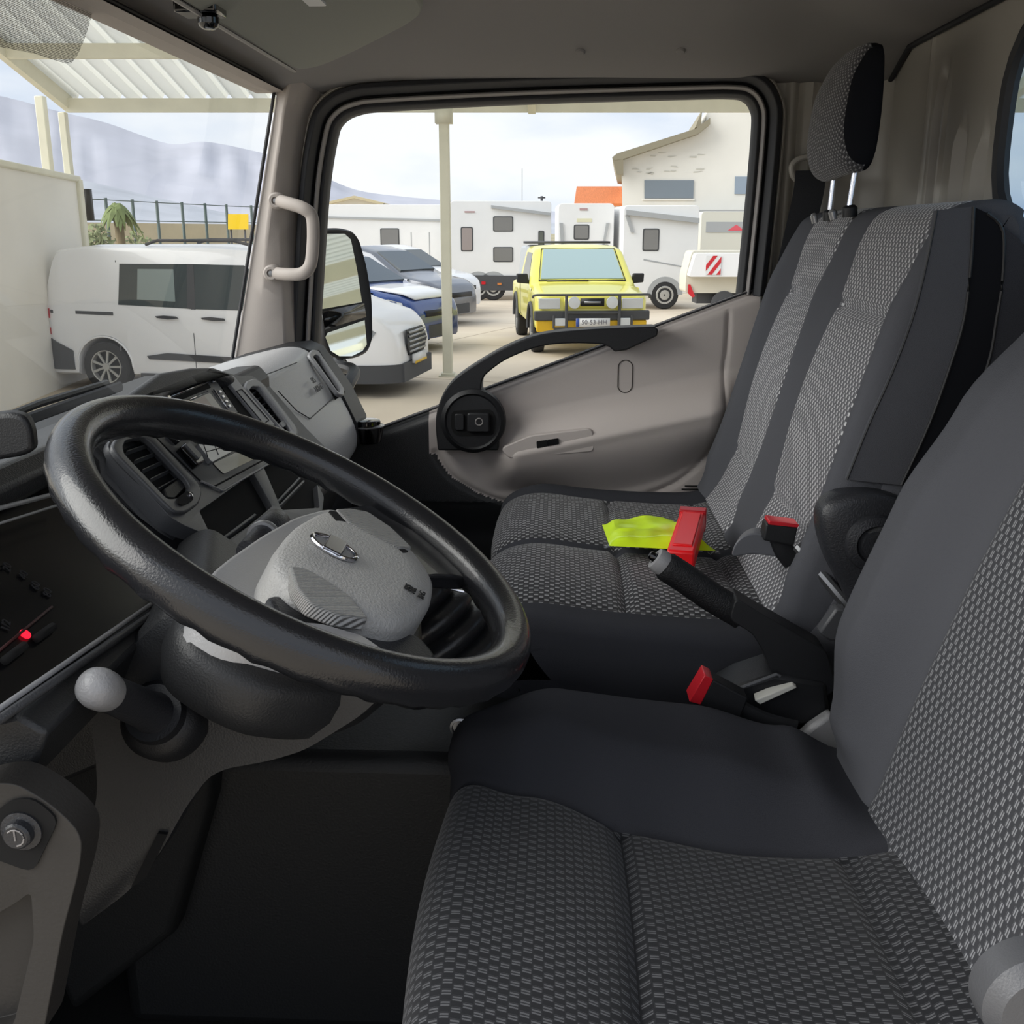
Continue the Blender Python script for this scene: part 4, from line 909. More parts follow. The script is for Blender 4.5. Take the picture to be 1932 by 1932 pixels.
m = Mesh(); m.prism(q, (.02, 0, 0)); m.build('rail_cover', m_dash_lt, ct, bevel=.006)
q = [W(x, y, 'x', 1.21) for x, y in ((1545, 1195), (1578, 1148), (1600, 1150), (1590, 1210), (1566, 1210))]
m = Mesh(); m.prism(q, (.02, 0, 0)); m.build('bracket', m_fascia, ct, bevel=.003)
# ---- belt buckles
def buckle(label, pts, top_pts, stalk, X, group):
    r_ = top('belt_buckle', label, 'belt buckle', tuple(W(pts[0][0], pts[0][1], 'x', X)), group=group)
    m = Mesh(); m.prism(rounded(WX(pts, X), .003, 3), (.028, 0, 0)); m.build('buckle_body', m_black, r_, bevel=.003)
    m = Mesh(); m.prism(rounded(WX(top_pts, X-.0015), .001, 2), (.031, 0, 0)); m.build('release_button', m_redlens, r_, bevel=.001)
    m = Mesh(); m.tube(spline(WX(stalk, X+.014), 4), .011, 10, flat=(1.2, .5), up=(1, 0, 0)); m.build('buckle_stalk', m_black, r_)
buckle('black belt buckle with bright red button beside the driver cushion', [(1318, 1330), (1345, 1282), (1412, 1318), (1395, 1362), (1345, 1350)], [(1300, 1324), (1330, 1274), (1346, 1282), (1322, 1330)], [(1385, 1335), (1440, 1362), (1500, 1378)], 1.13, 'red belt buckles')
buckle('black belt buckle with narrow red top on the passenger bench', [(1446, 988), (1506, 994), (1498, 1030), (1440, 1020)], [(1452, 983), (1508, 990), (1506, 996), (1450, 990)], [(1470, 1015), (1480, 1040), (1496, 1060)], 1.33, 'red belt buckles')
# loose lap belt roll on bench
lb = top('lap_belt', 'folded glossy dark lap belt lying at the back of the bench', 'lap belt', tuple(W(1430, 1040, 'x', 1.42)))
m = Mesh(); m.prism(spline(WX([(1383, 1050), (1385, 1030), (1400, 1013), (1422, 1006), (1450, 1012), (1482, 1032), (1506, 1058), (1470, 1052), (1420, 1046)], 1.345), 4, closed=True), (.03, -.01, 0)); m.build('belt_loop', mat('glossy_belt_webbing', '6a6b70', .35), lb, bevel=.010, bseg=4)
# ---- hi-vis vest in a clear bag, red case
vb = top('safety_vest', 'neon yellow safety vest folded in a clear bag on the bench', 'safety vest', tuple(W(1200, 1015, 'z', 1.475)))
def drape(pts, z0, th, nm, mt, par, amp=.004, seed=1):
    c0 = [W(x, y, 'z', z0) for x, y in pts]; n = 26; m = Mesh()
    A, B_, Cc, Dd = c0; rings = []
    for i in range(n+1):
        r = []
        for j in range(n+1):
            u, v = i/n, j/n; p = A.lerp(B_, u).lerp(Dd.lerp(Cc, u), v)
            e = min(u, 1-u, v, 1-v)*8; h = th*ss(e)
            p = p+Vector((0, 0, h+amp*noise.noise(Vector((p.x*26, p.y*34, seed)))*ss(e)))
            r.append(p)
        rings.append(r)
    m.loft(rings, closed=False); return m.build(nm, mt, par)
drape([(1136, 990), (1275, 985), (1352, 1040), (1150, 1030)], 1.472, .012, 'folded_vest', m_hivis, vb, amp=.010)
drape([(1126, 976), (1290, 980), (1362, 1046), (1140, 1034)], 1.474, .016, 'clear_bag', glass_mat('clear_bag_film', 'fbfcfa', .012, .2), vb, amp=.006, seed=5)
m = Mesh()
a_ = W(1308, 962, 'z', 1.515); b_ = W(1284, 1040, 'z', 1.500); dl = (b_-a_); wd = Vector((dl.y, -dl.x, 0)).normalized()*-.0205
def bx4(a, b, w_, z0, z1): return [a-w_+Vector((0, 0, z0)), a+w_+Vector((0, 0, z0)), b+w_+Vector((0, 0, z1)), b-w_+Vector((0, 0, z1))]
rd = top('warning_triangle_case', 'bright red plastic case lying across the yellow vest', 'case', tuple(b_))
m.prism(bx4(a_, b_, wd, 0, 0), (0, 0, -.030)); m.build('case_body', m_red, rd, bevel=.004)
m = Mesh(); m.prism(bx4(a_+dl*.10, a_+dl*.88, wd*.72, .0025, .0025), (0, 0, -.004)); m.build('case_lid_panel', mat('red_plastic_lid', 'f01a20', .3), rd, bevel=.0015)
m = Mesh(); m.prism(bx4(a_-dl*.03, a_+dl*.06, wd*1.05, .004, .002), (0, 0, -.034)); m.build('case_latch', mat('red_plastic_dark', 'b51420', .35), rd, bevel=.002)
# ================================================================== OUTSIDE
# exterior mirror
def G(x, y): return W(x, y, 'z', 0)
mr = top('wing_mirror', 'black-framed truck wing mirror outside the passenger window', 'wing mirror', tuple(W(650, 675, 'x', 2.3)))
MO = [(588, 440), (600, 431), (640, 430), (664, 436), (676, 450), (690, 500), (700, 560), (702, 640), (694, 664), (670, 676), (640, 678), (622, 670), (610, 640), (596, 520)]
def MX(pts, dx=0):
    return [W(x, y, 'x', 2.33+dx) for x, y in pts]
mn = Vector((-.58, -.80, .115)).normalized()
MP = W(650, 550, 'x', 2.33)
def MM(pts, h=0): return [WP(x, y, MP+mn*h, mn) for x, y in pts]
q = rounded(MM(MO), .02, 4); cq = sum(q, Vector())/len(q)
m = Mesh(); m.loft([scl([p-mn*.05 for p in q], .8, cq-mn*.05), scl([p-mn*.03 for p in q], .96, cq-mn*.03), q, scl([p+mn*.004 for p in q], .97, cq+mn*.004), scl(q, .9, cq)]); m.build('mirror_housing', m_black, mr, angle=50)
m_mirr = mat('mirror_glass', 'dfe6e4', .02, metal=1)
g1 = [(592, 452), (604, 441), (650, 441), (662, 452), (674, 510), (683, 570), (608, 583), (596, 520)]
m = Mesh(); m.add(MM(g1, .006), [list(range(8))]); m.build('main_glass', m_mirr, mr, smooth=False)
g2_ = [(614, 636), (618, 628), (688, 604), (692, 650), (684, 662), (664, 672), (640, 672), (624, 662)]
m = Mesh(); m.add(MM(g2_, .006), [list(range(8))]); m.build('wide_glass', m_mirr, mr, smooth=False)
m = Mesh(); m.prism(MM([(606, 588), (686, 572), (690, 598), (612, 622)], .0055), mn*.002); m.build('glass_divider', m_gloss, mr)
m = Mesh(); m.tube(spline([W(640, 676, 'x', 2.36), W(640, 690, 'x', 2.34), W(668, 700, 'x', 2.3), W(655, 730, 'x', 2.20), W(640, 780, 'x', 2.17)], 4), .014, 10); m.build('mirror_arm', m_black, mr)
# cowl, wiper outside the windscreen
cw = top('wiper', 'black windscreen wiper lying below the windscreen', 'wiper', (1.2, .80, 1.68))
m = Mesh(); m.tube([(1.12, .79, 1.675), (1.3, .785, 1.69), (1.5, .775, 1.70), (1.72, .765, 1.70)], .006, 8); m.build('wiper_arm', m_black, cw)
m = Mesh(); m.tube([(1.2, .77, 1.685), (1.75, .755, 1.69)], .005, 8, flat=(1, 1.8)); m.build('wiper_blade', m_rubber, cw)
m = Mesh(); m.prism([(.42, .70, 1.63), (.42, .74, 1.668), (.42, .77, 1.64), (.42, .80, .9)], (1.72, 0, 0)); m.prism([(1.02, .74, 1.66), (1.27, .875, 1.658), (2.14, .875, 1.655), (2.14, .74, 1.66)], (0, 0, -.1)); m.box((.42, .80, .9), (2.14, .86, 1.5)); o = struct(m.build('cowl_panel', m_black, bevel=.01)); o['label'] = 'black cowl panel below the windscreen'; o['category'] = 'cowl'
# ---- ground
m_conc = bpy.data.materials.new('pale_concrete_yard'); m_conc.use_nodes = True; t = m_conc.node_tree; b = t.nodes['Principled BSDF']; b.inputs['Roughness'].default_value = .85
tcn = N(t, 'ShaderNodeTexCoord'); n1 = N(t, 'ShaderNodeTexNoise'); n1.inputs['Scale'].default_value = .35; n1.inputs['Detail'].default_value = 8
r = N(t, 'ShaderNodeValToRGB'); r.color_ramp.elements[0].position = .3; r.color_ramp.elements[0].color = lin('b9ab98'); r.color_ramp.elements[1].position = .7; r.color_ramp.elements[1].color = lin('d6cab8')
br = N(t, 'ShaderNodeTexBrick'); br.offset = 0; br.inputs['Color1'].default_value = (1, 1, 1, 1); br.inputs['Color2'].default_value = (.97, .97, .96, 1); br.inputs['Mortar'].default_value = (.55, .52, .48, 1); br.inputs['Scale'].default_value = 1; br.inputs['Mortar Size'].default_value = .02; br.inputs['Brick Width'].default_value = 4.2; br.inputs['Row Height'].default_value = 4.2
mp_ = N(t, 'ShaderNodeMapping'); mp_.inputs['Rotation'].default_value = (0, 0, .35)
mx = N(t, 'ShaderNodeMix', data_type='RGBA', blend_type='MULTIPLY'); mx.inputs[0].default_value = 1
t.links.new(tcn.outputs['Object'], n1.inputs[0]); t.links.new(n1.outputs[0], r.inputs[0]); t.links.new(tcn.outputs['Object'], mp_.inputs[0]); t.links.new(mp_.outputs[0], br.inputs[0])
t.links.new(r.outputs[0], mx.inputs[6]); t.links.new(br.outputs[0], mx.inputs[7]); t.links.new(mx.outputs[2], b.inputs['Base Color'])
m = Mesh(); m.add([(-60, -90, 0), (95, -90, 0), (95, 60, 0), (-60, 60, 0)], [(0, 1, 2, 3)]); o = struct(m.build('ground', m_conc, smooth=False)); o['label'] = 'pale concrete yard'; o['category'] = 'ground'
m = Mesh(); m.add([(-3000, -3000, -.4), (3000, -3000, -.4), (3000, 3000, -.4), (-3000, 3000, -.4)], [(0, 1, 2, 3)]); o = struct(m.build('terrain', mat('dry_land', 'a39a7c', .95, var=.2, vscale=.02), smooth=False)); o['label'] = 'dry land beyond the yard'; o['category'] = 'land'
# ---- hazy hills
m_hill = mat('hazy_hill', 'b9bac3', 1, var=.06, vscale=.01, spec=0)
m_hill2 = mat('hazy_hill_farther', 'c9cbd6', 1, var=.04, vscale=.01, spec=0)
def hills(px, Dm, mt, name, label, base=560):
    pts = spline([Vector((x, y, 0)) for x, y in px], 8); rings = []
    for j in range(9):
        t = j/8; row = []
        for p in pts:
            d = Vector(ray(p.x, 435)); d.z = 0; d.normalize(); dist = Dm+(Dm*.45)*t
            zt = (435-p.y)/1950*Dm/1.0
            z = zt*ss(t)**.8*(.93+.07*noise.noise(Vector((p.x*.03, t*3, 1))))if t < 1 else zt
            q_ = Vector((d.x*dist, d.y*dist, (z*(dist/Dm))+CZ if t > 0 else -1)); row.append(q_)
        rings.append(row)
    m = Mesh(); m.loft(rings, closed=False); o = struct(m.build(name, mt)); o['label'] = label; o['category'] = 'hill'
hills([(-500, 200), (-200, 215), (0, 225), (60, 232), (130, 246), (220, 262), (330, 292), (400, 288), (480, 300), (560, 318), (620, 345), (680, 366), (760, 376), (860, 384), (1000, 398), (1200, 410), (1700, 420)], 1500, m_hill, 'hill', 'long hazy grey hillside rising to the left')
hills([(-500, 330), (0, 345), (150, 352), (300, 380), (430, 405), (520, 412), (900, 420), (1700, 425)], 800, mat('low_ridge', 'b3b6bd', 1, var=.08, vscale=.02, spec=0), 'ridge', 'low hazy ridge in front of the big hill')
# ---- canopy
H0 = Vector((cF.x, cF.y, 0)).normalized()
dfar = 14.7; P_far = lambda px: H0*dfar + cR*((px-966)/1950*dfar*math.cos(PITCH)*1.0)
def beam_pt(px, py, dist):  # point on the pixel ray at horizontal distance dist along the view direction
    d = ray(px, py); k = dist/(d.x*H0.x+d.y*H0.y); return CAM+d*k
Afar = beam_pt(125, 196, dfar); slope = math.tan(math.radians(14.8))
XDR = Vector((-1, 0, slope)).normalized()   # up the roof, back towards the truck
m_sheet = bpy.data.materials.new('ribbed_canopy_sheet'); m_sheet.use_nodes = True; t = m_sheet.node_tree; b = t.nodes['Principled BSDF']; b.inputs['Base Color'].default_value = lin('d8d8d2'); b.inputs['Roughness'].default_value = .5
tl = N(t, 'ShaderNodeBsdfTranslucent'); tl.inputs[0].default_value = lin('dfe0da'); mx = N(t, 'ShaderNodeMixShader'); mx.inputs[0].default_value = .45
t.links.new(b.outputs[0], mx.inputs[1]); t.links.new(tl.outputs[0], mx.inputs[2]); t.links.new(mx.outputs[0], t.nodes['Material Output'].inputs[0])
cn = top('canopy', 'cream steel carport canopy with ribbed roof sheet over the yard', 'canopy', (Afar.x, Afar.y, 0))
pitch_ = .285; n = 110; prof = []
for i in range(n):
    s0 = i*pitch_; prof += [(s0, 0), (s0+.20, 0), (s0+.225, .05), (s0+.262, .05)]
rows = []
for tt in (-.15, 1.5, 3, 4.5, 6.0):
    rows.append([Afar+cR*(s0-.1)+XDR*tt+Vector((0, 0, h+.12)) for s0, h in prof])
m = Mesh(); m.loft(rows, closed=False); m.build('roof_sheet', m_sheet, cn, smooth=False)
def bar(a, b, w_, h_, nm, mt, par, up=Vector((0, 0, 1))):
    a = Vector(a); b = Vector(b); t_ = (b-a).normalized(); x = t_.cross(up).normalized()*w_/2; y = x.cross(t_).normalized()*h_/2
    m = Mesh(); m.add([a-x-y, a+x-y, a+x+y, a-x+y, b-x-y, b+x-y, b+x+y, b-x+y], [(0, 3, 2, 1), (4, 5, 6, 7), (0, 1, 5, 4), (1, 2, 6, 5), (2, 3, 7, 6), (3, 0, 4, 7)]); return m.build(nm, mt, par, smooth=False)
LL = n*pitch_
bar(Afar+Vector((0, 0, -.02)), Afar+cR*LL+Vector((0, 0, -.02)), .10, .17, 'eaves_beam', m_post, cn)
for tt in (1.55, 3.3, 5.0):
    bar(Afar+XDR*tt+Vector((0, 0, .02)), Afar+cR*LL+XDR*tt+Vector((0, 0, .02)), .10, .16, 'purlin', m_post, cn)
bar(Afar+cR*.0-XDR*.1+Vector((0, 0, .06)), Afar+XDR*6+Vector((0, 0, .06)), .09, .26, 'edge_rafter', m_post, cn)
for k in (1, 2, 3):
    a = Afar+cR*(6.2*k); bar(a+Vector((0, 0, -.06)), a+XDR*6+Vector((0, 0, -.06)), .10, .14, 'rafter', m_post, cn)
def post(px, dist, pyb, label, w_=.13, zt=None, lean=0):
    p = beam_pt(px, 435, dist); p.z = 0; zt = zt or Afar.z-.1
    r_ = top('canopy_post', label, 'post', tuple(p), group='cream canopy posts')
    m = Mesh(); m.box(p+Vector((-w_/2, -w_/2, 0)), p+Vector((w_/2, w_/2, zt))); m.build('post_tube', m_post, r_, bevel=.012)
    m = Mesh(); m.box(p+Vector((-.12, -.12, 0)), p+Vector((.12, .12, .02))); m.box(p+Vector((-.09, -.09, .02)), p+Vector((.09, .09, .05))); m.build('base_plate', m_post, r_)
    if not lean: m = Mesh(); m.box(p+Vector((-.10, -.11, zt-.18)), p+Vector((.10, .11, zt))); m.build('head_bracket', m_post, r_)
post(841, 14.35, 700, 'cream steel post in the middle of the passenger window view')
post(142, 14.75, 340, 'thinner cream steel post at the canopy corner, nearest the white wall end', .10, Afar.z-.10, 1)
post(104, 14.9, 320, 'cream steel post rising behind the white wall, left of the corner post', .12, Afar.z+.12, 1)
# second canopy row far along the yard, seen in the wing mirror
c2 = top('rear_canopy', 'cream canopy behind the truck seen in the wing mirror', 'canopy', (5.5, -14, 0))
rows = []
for tt in (0, 4, 8):
    rows.append([(2.7+tt*.7, -2.6-s0, 3.1+tt*.08+h) for s0, h in prof[:280]])
m = Mesh(); m.loft(rows, closed=False); m.build('roof_sheet', m_sheet, c2, smooth=False)
for x in (2.8, 5.5, 8.2): bar((x, -2.6, 3.0+(x-2.7)*.115), (x, -25, 3.0+(x-2.7)*.115), .1, .2, 'purlin', m_post, c2)
for y in (-2.7, -5, -8, -11, -14, -18, -24): bar((2.7, y, 2.95), (8.3, y, 3.6), .1, .16, 'rafter', m_post, c2)
# ---- white wall on the left
w0 = beam_pt(0, 435, 11.9); w1 = beam_pt(158, 435, 14.7); w0.z = w1.z = 0
dv = (w1-w0).normalized(); w0 = w0-dv*5
nv = Vector((-dv.y, dv.x, 0))
m_wall = mat('white_render_wall', 'e2dfd8', .9, var=.05, vscale=.8)
m = Mesh(); m.prism([w0, w1, w1+Vector((0, 0, 2.58)), w0+Vector((0, 0, 2.74))], nv*.25)
o = struct(m.build('wall_left', m_wall, smooth=False)); o['label'] = 'white rendered yard wall at the left'; o['category'] = 'wall'
m = Mesh(); m.prism([w0+Vector((0, 0, 2.74))-nv*.04, w1+Vector((0, 0, 2.58))-nv*.04, w1+Vector((0, 0, 2.66))-nv*.04, w0+Vector((0, 0, 2.82))-nv*.04], nv*.33); m.prism([w1-nv*.05-dv*.12, w1-nv*.05+dv*.04, w1-nv*.05+dv*.04+Vector((0, 0, 2.62)), w1-nv*.05-dv*.12+Vector((0, 0, 2.62))], nv*.35)
o = struct(m.build('trim_6', m_post, bevel=.02)); o['label'] = 'cream capping and end edge of the white wall'; o['category'] = 'capping'
p = beam_pt(167, 388, 14.9); m = Mesh(); m.box(p+Vector((-.04, -.05, -.2)), p+Vector((.04, .05, .22))); o = m.build('wall_box', m_black); o['label'] = 'small black box on the end of the white wall'; o['category'] = 'box'
# ================================================================== VEHICLES
def section(x, hw, z0, z1, zb, tum, rr=.07):
    """closed half-mirrored cross-section"""
    if z1 <= zb+.02: top_ = [(hw, z0+.10), (hw, max(z0+.12, z1-rr*1.3)), (hw*.985, z1-rr*.5), (hw*.93, z1-rr*.12), (hw*.8, z1+.0), (hw*.4, z1+.012), (0, z1+.016)]
    else:
        wt = hw-tum*(z1-zb); top_ = [(hw, z0+.10), (hw, zb), (hw-tum*(z1-zb-rr)*1.0, z1-rr), (wt-.02, z1-rr*.35), (wt-.10, z1), (wt*.45, z1+.015), (0, z1+.018)]
    half = [(0, z0), (hw*.9, z0), (hw*.985, z0+.03)]+top_
    return [Vector((x, y, z)) for y, z in half]+[Vector((x, -y, z)) for y, z in half[-2:0:-1]]
def vehicle(root, L, Wd, topp, zbelt, wheels, wr, paint, tum=.25, z0=.2, frontr=.22, rearr=.12, n=90, low=None, clad=None):
    """x forward from 0 (rear) to L (front)"""
    hwm = Wd/2; rings = []
    def hw(x):
        a = min(1, max(0, (L-x)/frontr)); b = min(1, max(0, x/rearr))
        return hwm*(1-.28*(1-math.sqrt(max(0, 1-(1-a)**2))))*(1-.14*(1-math.sqrt(max(0, 1-(1-b)**2))))
    xs = sorted(set([L*i/n for i in range(n+1)]+[.004, .02, .05, L-.004, L-.02, L-.05]))
    for x in xs:
        zz = z0
        for wx in wheels:
            d_ = abs(x-wx)
            if d_ < wr*1.18: zz = max(zz, wr+math.sqrt((wr*1.18)**2-d_*d_)*.98)
        zt = lerp(topp, x)
        rings.append(section(x, hw(x), zz, zt, max(zbelt if not callable(zbelt) else zbelt(x), zz+.12), tum))
    if clad:
        cm, cz = clad
        m = Mesh(); m.loft(rings, m=paint)
    else: m = Mesh(); m.loft(rings, m=paint)
    body = m.build('body', None, root, angle=38, local=True)
    for wx in wheels:
        for sy in (1, -1):
            m = Mesh(); y = sy*(hwm-.20); m.lathe((wx, y, wr), (0, sy, 0), [(0, 0), (wr*.97, 0), (wr, .03), (wr, .17), (wr*.94, .195), (wr*.70, .20), (wr*.66, .185), (wr*.64, .05), (0, .05)], 36, mfun=lambda i, j: m_tyre)
            wo = m.build('wheel', None, root, local=True)
            m = Mesh(); m.lathe((wx, y, wr), (0, sy, 0), [(wr*.68, .16), (wr*.66, .193), (wr*.62, .19), (wr*.60, .10)], 32, caps=False)
            for k in range(9):
                a = k*2*math.pi/9; d1 = Vector((math.cos(a), 0, math.sin(a))); d2 = Vector((-math.sin(a), 0, math.cos(a)))
                c = Vector((wx, y+sy*.16, wr)); q = [c+d1*wr*.1+d2*wr*.035, c+d1*wr*.64+d2*wr*.05, c+d1*wr*.64-d2*wr*.05, c+d1*wr*.1-d2*wr*.035]; m.prism(q, (0, sy*.022, 0))
            m.lathe((wx, y+sy*.165, wr), (0, sy, 0), [(0, 0), (wr*.16, 0), (wr*.15, .03), (0, .03)], 16)
            m.build('alloy_rim', m_alloy, wo, local=True)
            if '_rb' not in bpy.data.materials: pass
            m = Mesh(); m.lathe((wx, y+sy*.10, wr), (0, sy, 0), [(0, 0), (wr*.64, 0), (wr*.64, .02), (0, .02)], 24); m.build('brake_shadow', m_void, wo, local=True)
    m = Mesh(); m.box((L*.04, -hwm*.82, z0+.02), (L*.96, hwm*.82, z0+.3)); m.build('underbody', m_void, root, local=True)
    def side(pts, sy, off, nm, mt, th=.01, par=None, bevel=0):
        """flat panel wrapped on the body side from (x, z) points"""
        def yy(x, z):
            zb = zbelt if not callable(zbelt) else zbelt(x); return sy*(hw(x)-tum*max(0, z-zb)+off)
        P_ = [Vector((x, yy(x, z), z)) for x, z in pts]
        m = Mesh(); m.prism(P_, (0, -sy*th, 0)); return m.build(nm, mt, par or root, smooth=False, local=True, bevel=bevel)
    return body, side
def yawmat(px, dist, yaw): p = beam_pt(px, 435, dist); return (p.x, p.y, 0)
def place_vehicle(rear_px, rear_d, yaw_deg):
    p = beam_pt(rear_px, 435, rear_d); return (p.x, p.y, 0), math.radians(yaw_deg)
def facing(pa, da, pb, db):
    a = beam_pt(pa, 435, da); b = beam_pt(pb, 435, db); d = b-a
    return (a.x, a.y, 0), math.atan2(d.y, d.x), math.hypot(d.x, d.y)
m_lamp = mat('headlamp_glass', 'c9cdd0', .12, spec=.8, coat=.5); m_lamp2 = mat('dark_headlamp', '7d8184', .15, spec=.8, coat=.5); m_dk = mat('dark_grille', '1e1f22', .5); m_clad = mat('grey_bumper_plastic', '46474a', .7)
m_tail = mat('tail_lamp_red', 'c41226', .2, coat=.5)
m_seam = mat('panel_gap', '6d6e70', .8)
# --- white van. Visible side: local -y
loc, rz, Lr = facing(140, 13.9, 778, 13.1)
van = top('van', 'white compact van parked beside the white wall, side on', 'van', loc, rz)
L = Lr; k = L/4.16
body, side = vehicle(van, L, 1.75, [(0, 1.0), (.02*k, 1.25), (.16*k, 1.72), (.5*k, 1.765), (2.0*k, 1.77), (2.55*k, 1.735), (2.85*k, 1.60), (3.35*k, 1.17), (3.5*k, 1.10), (3.95*k, .95), (4.1*k, .80), (L, .60)], 1.02, [.72*k, 3.3*k], .31, m_white, tum=.16, z0=.20, frontr=.55, rearr=.2)
for sy in (-1, 1):
    side([(.95*k, 1.075), (.97*k, 1.56), (1.78*k, 1.56), (1.80*k, 1.04)], sy, .004, 'side_window', m_carglass)
    side([(1.86*k, 1.035), (1.84*k, 1.56), (2.45*k, 1.55), (2.95*k, 1.20), (2.98*k, 1.02)], sy, .004, 'front_door_window', m_carglass)
    side([(1.78*k, 1.04), (1.78*k, 1.56), (1.86*k, 1.56), (1.88*k, 1.03)], sy, .006, 'window_pillar', m_clad)
    side([(1.18*k, 1.14), (1.19*k, 1.50), (1.62*k, 1.50), (1.64*k, 1.12)], sy, .006, 'sliding_pane', mat('reflecting_pane', '84908f', .15) if sy == -1 else bpy.data.materials['reflecting_pane'])
    side([(.10*k, .965), (.10*k, 1.005), (.88*k, .985), (.88*k, .945)], sy, .008, 'sliding_rail', m_clad)
    side([(1.42*k, .925), (1.40*k, .945), (1.50*k, .955), (1.65*k, .945), (1.68*k, .92), (1.55*k, .91)], sy, .03, 'door_handle', m_clad)
    side([(1.96*k, .915), (1.95*k, .935), (2.05*k, .945), (2.22*k, .93), (2.23*k, .905), (2.1*k, .90)], sy, .03, 'door_handle', m_clad)
    side([(1.25*k, .46), (1.28*k, .42), (2.9*k, .37), (2.9*k, .44), (1.5*k, .50)], sy, .015, 'side_moulding', m_clad)
    side([(1.15*k, .20), (1.15*k, .245), (2.95*k, .245), (2.95*k, .20)], sy, .003, 'sill', m_clad)
    side([(.015*k, .70), (.02*k, .78), (.075*k, .79), (.07*k, .70)], sy, .012, 'tail_lamp', m_tail)
    side([(.02*k, .90), (.03*k, 1.02), (.085*k, 1.02), (.08*k, .90)], sy, .012, 'tail_lamp', m_tail)
    side([(.02*k, .78), (.025*k, .90), (.08*k, .90), (.075*k, .78)], sy, .010, 'lamp_middle', m_whitetrim)
    for a_, b_, c_ in ((.915, .30, 1.60), (1.83, .26, 1.04), (2.98, .40, 1.04)):
        side([(a_*k, b_), (a_*k, c_), (a_*k+.012, c_), (a_*k+.012, b_)], sy, .002, 'panel_gap', m_seam)
    # wheel arch lip
    for wx in (.72*k, 3.3*k):
        m = Mesh(); m.tube([(wx+math.cos(a)*.375, sy*.873, .31+math.sin(a)*.375) for a in [math.pi*i/16 for i in range(17)]], .012, 6); m.build('wheel_arch', m_white, van, local=True)
    m = Mesh(); m.tube([(1.25*k, sy*.68, 1.785), (1.4*k, sy*.68, 1.835), (2.3*k, sy*.68, 1.83), (2.5*k, sy*.68, 1.78)], .018, 8); m.build('roof_rail', m_clad, van, local=True)
    m = Mesh(); m.prism([(2.95*k, sy*.88, 1.05), (2.95*k, sy*1.02, 1.05), (2.95*k, sy*1.04, 1.22), (2.95*k, sy*.92, 1.22)], (.08, 0, 0)); m.build('door_mirror', m_clad, van, local=True)
m = Mesh(); m.prism([(2.9*k, -.62, 1.585), (2.9*k, .62, 1.585), (3.34*k, .70, 1.195), (3.34*k, -.70, 1.195)], (.02, 0, .02)); m.build('windscreen', m_carglass, van, local=True, smooth=False)
for sy in (-1, 1):
    side([(L-.62, .83), (L-.50, .86), (L-.36, .85), (L-.24, .79), (L-.30, .71), (L-.45, .70), (L-.56, .75)], sy, .012, 'headlamp', m_lamp2)
q = [(L-.02, -.36, .78), (L-.02, .36, .78), (L+.015, .46, .62), (L+.0, .34, .47), (L+.0, -.34, .47), (L+.015, -.46, .62)]
m = Mesh(); m.prism(q, (.02, 0, 0)); gr = m.build('grille', m_dk, van, local=True, smooth=False)
for z in (.52, .58, .64, .70, .75):
    m = Mesh(); m.box((L+.02, -.36, z-.012), (L+.045, .36, z+.012)); m.build('grille_bar', m_silver, gr, local=True)
def vhw(x):
    a = min(1, max(0, (L-x)/.55)); b_ = min(1, max(0, x/.2)); return .875*(1-.28*(1-math.sqrt(max(0, 1-(1-a)**2))))*(1-.14*(1-math.sqrt(max(0, 1-(1-b_)**2))))+.018
def bump_(xs, zlo, zhi, nm):
    m = Mesh(); m.loft([[(x, -vhw(min(x, L)), zlo(x)), (x, -vhw(min(x, L)), zhi(x)), (x, vhw(min(x, L)), zhi(x)), (x, vhw(min(x, L)), zlo(x))] for x in xs]); m.build(nm, m_clad, van, local=True)
bump_([-.05, -.02, .05, .12, .2, .28, .34*k], lambda x: .27, lambda x: .66 if x < .06 else .66-.5*(x-.06), 'rear_bumper')
bump_([L-.52, L-.4, L-.3, L-.2, L-.1, L-.03, L+.02, L+.04], lambda x: .18, lambda x: .40, 'front_bumper')
m = Mesh(); m.box((L+.04, -.30, .37), (L+.08, .24, .48)); pl = m.build('number_plate', m_whitetrim, van, local=True); m = Mesh(); m.box((L+.075, -.30, .365), (L+.086, .24, .395)); m.build('plate_strip', mat('plate_yellow', 'd8b03a', .5), pl, local=True)
